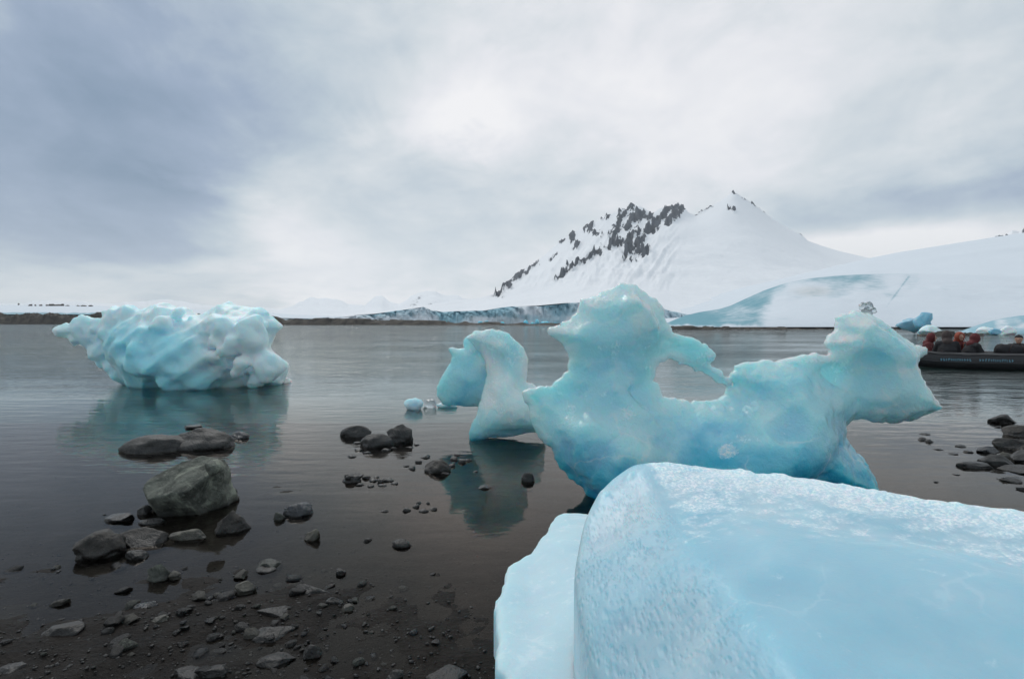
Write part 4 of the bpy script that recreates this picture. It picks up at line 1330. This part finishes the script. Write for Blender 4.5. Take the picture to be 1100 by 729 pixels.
def boat():
    root = empty('inflatable_boat', (bp[0], bp[1], 0), BR)
    r = 0.265
    zc = 0.25

    def side(s):
        pts = [(2.9, s * 0.74, zc), (2.55, s * 0.74, zc), (1.6, s * 0.75, zc), (0.6, s * 0.75, zc), (-0.4, s * 0.75, zc), (-1.1, s * 0.72, zc + 0.02), (-1.6, s * 0.60, zc + 0.07), (-2.0, s * 0.40, zc + 0.15), (-2.2, s * 0.16, zc + 0.22), (-2.25, 0, zc + 0.24)]
        p = np.array(pts)
        tt = np.linspace(0, len(p) - 1, 60)
        return np.stack([np.interp(tt, np.arange(len(p)), p[:, k]) for k in range(3)], 1)
    for s in (-1, 1):
        p = side(s)
        rad = np.full(len(p), r)
        rad[:7] = np.linspace(0.07, r, 7)
        tube('side_tube', p, rad, M_rubber, root, 20)
        # rubbing strake
        q = p[6:].copy()
        q[:, 1] += s * r * 0.98 * np.minimum(1, np.abs(q[:, 1]) / 0.5)
        q[:, 2] -= 0.03
        tube('rubbing_strake', q, 0.025, M_grey, root, 8)
        g = p[8:46].copy()
        g[:, 1] += s * (r * 0.70)
        g[:, 2] += r * 0.76 + 0.03 * np.abs(np.sin(np.arange(len(g)) * PI / 6)) - 0.015
        tube('grab_line', g, 0.012, M_grey, root, 6)
    bm = bmesh.new()
    bbox(bm, (0.4, 0, 0.12), (4.2, 1.1, 0.06))
    link_bm('floor', bm, M_grey, root)
    bm = bmesh.new()
    bbox(bm, (2.45, 0, 0.36), (0.06, 1.05, 0.5))
    link_bm('transom', bm, M_grey, root)
    # two lines of small blue letters along the near tube, and a blue patch
    for x0, x1 in ((-1.05, -0.28), (-0.05, 0.80)):
        bm = bmesh.new()
        x = x0
        rr = random.Random(int(x0 * 100))
        while x < x1:
            w = rr.choice((0.035, 0.045, 0.055))
            y = -0.75 - r - 0.004
            bbox(bm, (x + w / 2, y + 0.012, zc + 0.055), (w * 0.28, 0.012, 0.075), rx=-0.22)
            bbox(bm, (x + w * 0.8, y + 0.012, zc + 0.055 + rr.choice((-0.028, 0, 0.028))), (w * 0.5, 0.012, 0.022), rx=-0.22)
            x += w + 0.018
        link_bm('lettering', bm, M_letter, root)
    pv, pf = rock_data(901, 0, 3, 0.0)
    link_mesh('emblem', pv * np.array([0.11, 0.02, 0.075]) + np.array([1.55, -0.75 - r - 0.003, zc + 0.05]), pf, M_letter, root)
    tag(root, 'black inflatable boat with blue lettering, afloat beyond the tall iceberg', 'inflatable boat')
    return root


boat()


def person(label, lx, ly, face, jacket, hat, lean=0.0, scale=1.0, hood=True, vest=None, zseat=0.22, turn=0.0):
    """seated figure; lx, ly in the boat's own axes; face: heading in the boat's axes (0 looks to the camera side)"""
    c, s = math.cos(BR), math.sin(BR)
    root = empty('person', (bp[0] + lx * c - ly * s, bp[1] + lx * s + ly * c, zseat), BR + face)
    h = 0.0125
    X, Y, Z, lo = grid((-0.42, -0.72, -0.15), (0.42, 0.34, 1.02), h)
    lf = lean
    sh = (0.0, -0.04 - lf, 0.50)
    J = dict(pel=(0, 0.05, 0.10), waist=(0, 0.03 - lf * 0.4, 0.28), ch=(0, -lf, 0.44), neck=(0, -0.06 - lf * 1.1, 0.60), head=(0, -0.09 - lf * 1.3, 0.72))

    def arms(fn, e, hand=True):
        r = None
        for q in (-1, 1):
            S = (q * 0.19, -0.02 - lf, 0.50)
            E = (q * 0.27, -0.10 - lf, 0.25)
            Hn = (q * 0.12, -0.30 - lf * 0.6, 0.24)
            a = smin(capsule(X, Y, Z, S, E, 0.058 + e, 0.045 + e), capsule(X, Y, Z, E, Hn, 0.045 + e, 0.033 + e), 0.02)
            if hand:
                d = np.array([-q * 0.35, -0.9, -0.1])
                d = d / np.linalg.norm(d)
                palm = np.array(Hn) + d * 0.05
                a = smin(a, capsule(X, Y, Z, Hn, palm, 0.034, 0.036), 0.015)
                for k, L in enumerate((0.065, 0.075, 0.07, 0.055)):
                    b0 = palm + np.array([0, 0, 0.030 - 0.02 * k]) + d * 0.015
                    b1 = b0 + d * L * 0.6 + np.array([-q * 0.01, 0, -0.012])
                    b2 = b1 + d * L * 0.4 + np.array([-q * 0.012, 0.01, -0.022])
                    a = smin(a, smin(capsule(X, Y, Z, b0, b1, 0.010, 0.009), capsule(X, Y, Z, b1, b2, 0.009, 0.008), 0.005), 0.006)
                t0 = np.array(Hn) + np.array([0, 0, 0.03])
                a = smin(a, capsule(X, Y, Z, t0, t0 + d * 0.05 + np.array([0, 0, 0.03]), 0.011, 0.009), 0.008)
            r = a if r is None else np.minimum(r, a)
        return r

    def legs(e, lo_=True):
        r = None
        for q in (-1, 1):
            Hp, K, A_ = (q * 0.09, 0.02, 0.09), (q * 0.13, -0.40, 0.24), (q * 0.12, -0.48, -0.06)
            a = smin(capsule(X, Y, Z, Hp, K, 0.085 + e, 0.058 + e), capsule(X, Y, Z, K, A_, 0.055 + e, 0.042 + e), 0.03)
            r = a if r is None else smin(r, a, 0.02)
        return r

    def torso(e):
        a = capsule(X * 0.78, Y, Z, (0, 0.05, 0.10), (0, 0.02 - lf * 0.4, 0.30), 0.115 + e, 0.115 + e)
        b = capsule(X * 0.72, Y, Z, (0, 0.02 - lf * 0.4, 0.30), (0, -0.02 - lf, 0.47), 0.11 + e, 0.11 + e)
        return smin(a, b, 0.05)
    hd = J['head']
    head = smin(np.sqrt((X * 1.15) ** 2 + (Y - hd[1]) ** 2 + ((Z - hd[2]) * 0.86) ** 2) - 0.098,
                capsule(X, Y, Z, (0, hd[1] - 0.03, hd[2] - 0.06), (0, hd[1] - 0.055, hd[2] - 0.085), 0.05, 0.04), 0.03)
    nose = capsule(X, Y, Z, (0, hd[1] - 0.095, hd[2] + 0.01), (0, hd[1] - 0.115, hd[2] - 0.02), 0.010, 0.016)
    head = smin(head, nose, 0.012)
    for q in (-1, 1):
        head = smin(head, capsule(X, Y, Z, (q * 0.086, hd[1] + 0.01, hd[2] + 0.01), (q * 0.09, hd[1] + 0.012, hd[2] - 0.02), 0.014, 0.012), 0.01)
        eye = np.sqrt((X - q * 0.032) ** 2 + (Y - hd[1] + 0.10) ** 2 + (Z - hd[2] - 0.012) ** 2) - 0.016
        head = -smin(-head, eye, 0.01)
    mouth = capsule(X, Y, Z, (-0.022, hd[1] - 0.102, hd[2] - 0.052), (0.022, hd[1] - 0.102, hd[2] - 0.052), 0.007, 0.007)
    head = np.maximum(head, -mouth)
    body = smin(torso(-0.012), capsule(X, Y, Z, J['ch'], J['head'], 0.06, 0.052), 0.04)
    body = smin(body, arms(None, -0.008), 0.03)
    body = smin(body, legs(-0.01), 0.03)
    body = smin(body, head, 0.02)
    v, f = surface_nets(body, lo, h)
    root.scale = (scale * 1.1,) * 3
    link_mesh('body', v, f, M_skin, root)
    fold = 0.008 * fbm(X * 9, Y * 9, Z * 14, 3, int(lx * 10) + 50)
    jk = smin(torso(0.035), arms(None, 0.022, False), 0.04) + fold
    jk = np.maximum(jk, Z - 0.60)
    v, f = surface_nets(jk, lo, h)
    link_mesh('jacket', v, f, jacket, root)
    tr = np.maximum(legs(0.016), 0.02 - (Z + 0.05)) + fold
    v, f = surface_nets(tr, lo, h)
    link_mesh('trousers', v, f, M_black, root)
    bt = None
    for q in (-1, 1):
        a = capsule(X, Y, Z, (q * 0.12, -0.475, 0.0), (q * 0.12, -0.48, -0.07), 0.06, 0.055)
        a = smin(a, capsule(X, Y, Z, (q * 0.12, -0.49, -0.085), (q * 0.13, -0.61, -0.10), 0.05, 0.042), 0.03)
        bt = a
        v, f = surface_nets(a, lo, h)
        link_mesh('boot', v, f, M_boot, root)
    if hood:
        hh = np.sqrt((X * 1.02) ** 2 + (Y - hd[1] - 0.02) ** 2 + ((Z - hd[2] + 0.0) * 0.84) ** 2) - 0.128
        hh = smin(hh, capsule(X * 0.8, Y, Z, (0, hd[1] + 0.05, hd[2] - 0.10), (0, J['ch'][1] + 0.03, 0.55), 0.09, 0.10), 0.04)
        cut = np.sqrt((X * 1.1) ** 2 + (Y - hd[1] + 0.13) ** 2 + ((Z - hd[2] + 0.01) * 0.8) ** 2) - 0.095
        hh = -smin(-hh, cut, 0.012)
        v, f = surface_nets(hh, lo, h)
        link_mesh('hood', v, f, hat, root)
    else:
        hh = np.sqrt((X * 1.08) ** 2 + (Y - hd[1] - 0.006) ** 2 + ((Z - hd[2]) * 0.86) ** 2) - 0.112
        hh = np.maximum(hh, hd[2] + 0.030 - Z + 0.25 * (hd[1] - Y))
        v, f = surface_nets(hh, lo, h)
        link_mesh('knit_cap', v, f, hat, root)
    if vest is not None:
        vs = torso(0.055)
        vs = np.maximum(vs, np.maximum(0.16 - Z, Z - 0.54))
        vs = np.maximum(vs, 0.035 - np.maximum(np.abs(X), (Y - hd[1] - 0.02) * 1.5))
        v, f = surface_nets(vs, lo, h)
        link_mesh('life_vest', v, f, vest, root)
    tag(root, label, 'person')


# heading 0 faces the near side; pi faces away
person('person in dark red jacket at the bow, half hidden by the ice', -0.95, 0.55, 1.2, M_red, M_red, 0.05, vest=None, zseat=0.16)
person('person in black jacket and brown hood seen from behind, broadest figure in the boat', -0.62, -0.30, PI - 0.2, M_black, M_brown, 0.06, scale=1.08, zseat=0.17)
person('person in red jacket, orange hood and vest facing us, amidships in the boat', -0.08, 0.45, 0.2, M_red, M_orange, 0.0, vest=M_orange, zseat=0.20)
person('person in black jacket with dark red hood, next to the dark bag', 0.0, -0.15, 1.9, M_black, M_red, 0.08, zseat=0.17)
person('person with black knit cap and orange vest, rightmost in the boat', 1.52, 0.35, -0.5, M_black, M_black, 0.04, hood=False, vest=M_orange, zseat=0.14)


def bag():
    c, s = math.cos(BR), math.sin(BR)
    lx, ly = 1.05, -0.30
    root = empty('duffel_bag', (bp[0] + lx * c - ly * s, bp[1] + lx * s + ly * c, 0.15), BR)
    X, Y, Z, lo = grid((-0.6, -0.4, -0.05), (0.6, 0.4, 0.75), 0.02)
    b = capsule(X, Y, Z, (-0.22, 0, 0.42), (0.28, 0, 0.40), 0.22, 0.20)
    b = smin(b, capsule(X, Y, Z, (-0.2, 0, 0.18), (0.25, 0, 0.18), 0.2, 0.2), 0.08) + 0.02 * fbm(X * 6, Y * 6, Z * 6, 3, 7)
    v, f = surface_nets(np.maximum(b, -0.01 - Z), lo, 0.02)
    link_mesh('sack', v, f, M_black, root)
    tube('strap', [(-0.15, -0.22, 0.45), (-0.1, -0.24, 0.58), (0.0, -0.1, 0.67), (0.1, -0.1, 0.66), (0.2, -0.22, 0.56), (0.22, -0.22, 0.42)], 0.014, M_brown, root, 6)
    tag(root, 'bulky black duffel bag lying in the boat beside the knit-capped passenger', 'bag')


bag()

# ------------------------------------------------------------------ sky
SUN_AZ, SUN_EL = math.radians(-30), math.radians(46)
w = bpy.data.worlds.new('World')
sc.world = w
w.use_nodes = True
t = NT(w.node_tree)
bg = t.n['Background']
tc = t.node('ShaderNodeTexCoord').outputs['Generated']
sep = t.node('ShaderNodeSeparateXYZ')
t.l.new(tc, sep.inputs[0])
dx, dy, dz = sep.outputs
az = t.m('ARCTAN2', dx, dy)
el = t.m('ARCSINE', dz)
# cloud deck seen in perspective
den = t.m('ADD', t.m('MAXIMUM', dz, 0.0), 0.16)
comb = t.node('ShaderNodeCombineXYZ')
t.l.new(t.m('DIVIDE', dx, den), comb.inputs[0])
t.l.new(t.m('DIVIDE', dy, den), comb.inputs[1])
comb.inputs[2].default_value = 1.7
cv = comb.outputs[0]
n1 = t.noise(cv, 0.75, 6, 0.52, 0.5)
n3 = t.noise(t.mapping(cv, (1, 0.7, 1), (0, 0, -0.3)), 4.6, 7, 0.6, 0.3)
n2 = t.noise(t.mapping(cv, (1, 0.8, 1), (0, 0, 0.5)), 2.1, 6, 0.55, 0.3)
B = 0.62
az0, el0 = az, el
az = t.m('ADD', az, t.m('MULTIPLY', t.m('SUBTRACT', n1, 0.5), 0.30))
el = t.m('ADD', el, t.m('MULTIPLY', t.m('SUBTRACT', n2, 0.5), 0.16))


def gauss(px, py, sx, sy, amp, rot=0.0, raw=0.0):
    global B
    a, e = dirae(px, py)
    u = t.m('SUBTRACT', az0 if raw else az, a)
    v = t.m('SUBTRACT', el0 if raw else el, e)
    if raw:
        v = t.m('ADD', v, t.m('MULTIPLY', t.m('SUBTRACT', n3, 0.5), raw))
    c, s = math.cos(rot), math.sin(rot)
    uu = t.m('ADD', t.m('MULTIPLY', u, c), t.m('MULTIPLY', v, s))
    vv = t.m('SUBTRACT', t.m('MULTIPLY', v, c), t.m('MULTIPLY', u, s))
    uu = t.m('DIVIDE', uu, sx / F)
    vv = t.m('DIVIDE', vv, sy / F)
    q = t.m('ADD', t.m('MULTIPLY', uu, uu), t.m('MULTIPLY', vv, vv))
    g = t.m('MULTIPLY', t.m('EXPONENT', t.m('MULTIPLY', q, -1.0)), amp)
    B = t.m('ADD', B, g)


gauss(500, 122, 55, 28, 0.30, 0.1, 0.16)
gauss(440, 100, 110, 60, 0.10, 0.4)
gauss(640, 40, 260, 170, 0.14)
gauss(760, 150, 230, 120, 0.10)
gauss(230, 60, 230, 120, -0.32)
gauss(60, 170, 230, 100, -0.36)
gauss(205, 212, 50, 14, -0.16, -0.2, 0.08)
gauss(110, 265, 110, 25, -0.14)
gauss(305, 250, 60, 75, 0.34, 0.5)
gauss(150, 310, 130, 22, 0.14)
gauss(390, 300, 130, 45, 0.14)
gauss(520, 225, 110, 40, -0.05)
gauss(1060, 120, 130, 130, -0.10)
gauss(960, 222, 170, 26, -0.2, 0.0, 0.05)
gauss(945, 262, 95, 15, 0.75, 0.0, 0.03)
gauss(350, 160, 60, 14, -0.08)
# unseen sky behind the viewer dimmed, so light comes from ahead and above
B = t.m('ADD', B, t.rng(dy, 0.15, -0.6, 0.0, -0.12))
B = t.m('ADD', B, t.m('MULTIPLY', t.m('SUBTRACT', n1, 0.5), 0.62))
B = t.m('ADD', B, t.m('MULTIPLY', t.m('SUBTRACT', n2, 0.5), 0.34))
n4 = t.noise(t.mapping(tc, (1, 1, 1.5), (0.2, 0.1, 0.4)), 5.5, 7, 0.6, 0.6)
B = t.m('ADD', B, t.m('MULTIPLY', t.m('SUBTRACT', n4, 0.5), 0.42))
B = t.m('ADD', B, t.m('MULTIPLY', t.m('SUBTRACT', n3, 0.5), 0.24))
# snow showers make the air just above the horizon even paler
B = t.m('ADD', B, t.m('MULTIPLY', t.m('EXPONENT', t.m('MULTIPLY', t.m('ABSOLUTE', el), -14.0)), 0.06))
ramp = t.node('ShaderNodeValToRGB')
t.l.new(B, ramp.inputs[0])
cr = ramp.color_ramp
cr.elements[0].position = 0.0
cr.elements[0].color = srgb(118, 142, 168)
cr.elements[1].position = 1.0
cr.elements[1].color = srgb(250, 249, 250)
for p, c in ((0.25, srgb(150, 168, 192)), (0.45, srgb(186, 200, 211)), (0.65, srgb(215, 222, 227)), (0.82, srgb(236, 237, 241))):
    e = cr.elements.new(p)
    e.color = c
sky = t.node('ShaderNodeTexSky', sky_type='NISHITA', sun_disc=False)
sky.sun_elevation = SUN_EL
sky.sun_rotation = SUN_AZ
sky.altitude = 0
STR = 0.1
vm = t.node('ShaderNodeVectorMath', operation='SCALE')
t.l.new(ramp.outputs[0], vm.inputs[0])
vm.inputs['Scale'].default_value = 1.0 / STR
bgc = t.mix(0.95, sky.outputs[0], vm.outputs[0])
t.l.new(bgc, bg.inputs['Color'])
bg.inputs['Strength'].default_value = STR

ld = bpy.data.lights.new('sun', 'SUN')
ld.energy = 1.2
ld.angle = math.radians(25)
ld.color = (1.0, 0.97, 0.93)
sun = bpy.data.objects.new('sun', ld)
col.objects.link(sun)
sd = Vector((math.sin(SUN_AZ) * math.cos(SUN_EL), math.cos(SUN_AZ) * math.cos(SUN_EL), math.sin(SUN_EL)))
sun.rotation_euler = sd.to_track_quat('Z', 'Y').to_euler()

# ------------------------------------------------------------------ air
HAZE = True
if HAZE:
    bm = bmesh.new()
    bbox(bm, (0, 2400, 245), (9000, 5400, 515))
    hm = bpy.data.materials.new('snow_haze')
    hm.use_nodes = True
    hn = hm.node_tree.nodes
    hn.remove(hn['Principled BSDF'])
    pv = hn.new('ShaderNodeVolumePrincipled')
    pv.inputs['Color'].default_value = (0.93, 0.95, 0.97, 1)
    pv.inputs['Density'].default_value = 0.00011
    hm.node_tree.links.new(pv.outputs[0], hn['Material Output'].inputs['Volume'])
    hz = link_bm('haze', bm, hm)
    tag(hz, kind='stuff')

# ------------------------------------------------------------------ camera and settings
cd = bpy.data.cameras.new('camera')
cd.sensor_width = 36
cd.lens = F / 1100 * 36
cd.clip_start = 0.05
cd.clip_end = 20000
cam = bpy.data.objects.new('camera', cd)
col.objects.link(cam)
cam.location = (0, 0, CAMH)
cam.rotation_euler = (PI / 2 - TILT, 0, 0)
sc.camera = cam
sc.view_settings.view_transform = 'Standard'
sc.view_settings.look = 'None'
sc.view_settings.exposure = 0
sc.view_settings.gamma = 1
sc.render.engine = 'CYCLES'
cy = sc.cycles
cy.use_denoising = True
cy.max_bounces = 10
cy.transparent_max_bounces = 10
cy.diffuse_bounces = 7
cy.glossy_bounces = 4
cy.transmission_bounces = 6
cy.volume_bounces = 2
cy.sample_clamp_indirect = 6
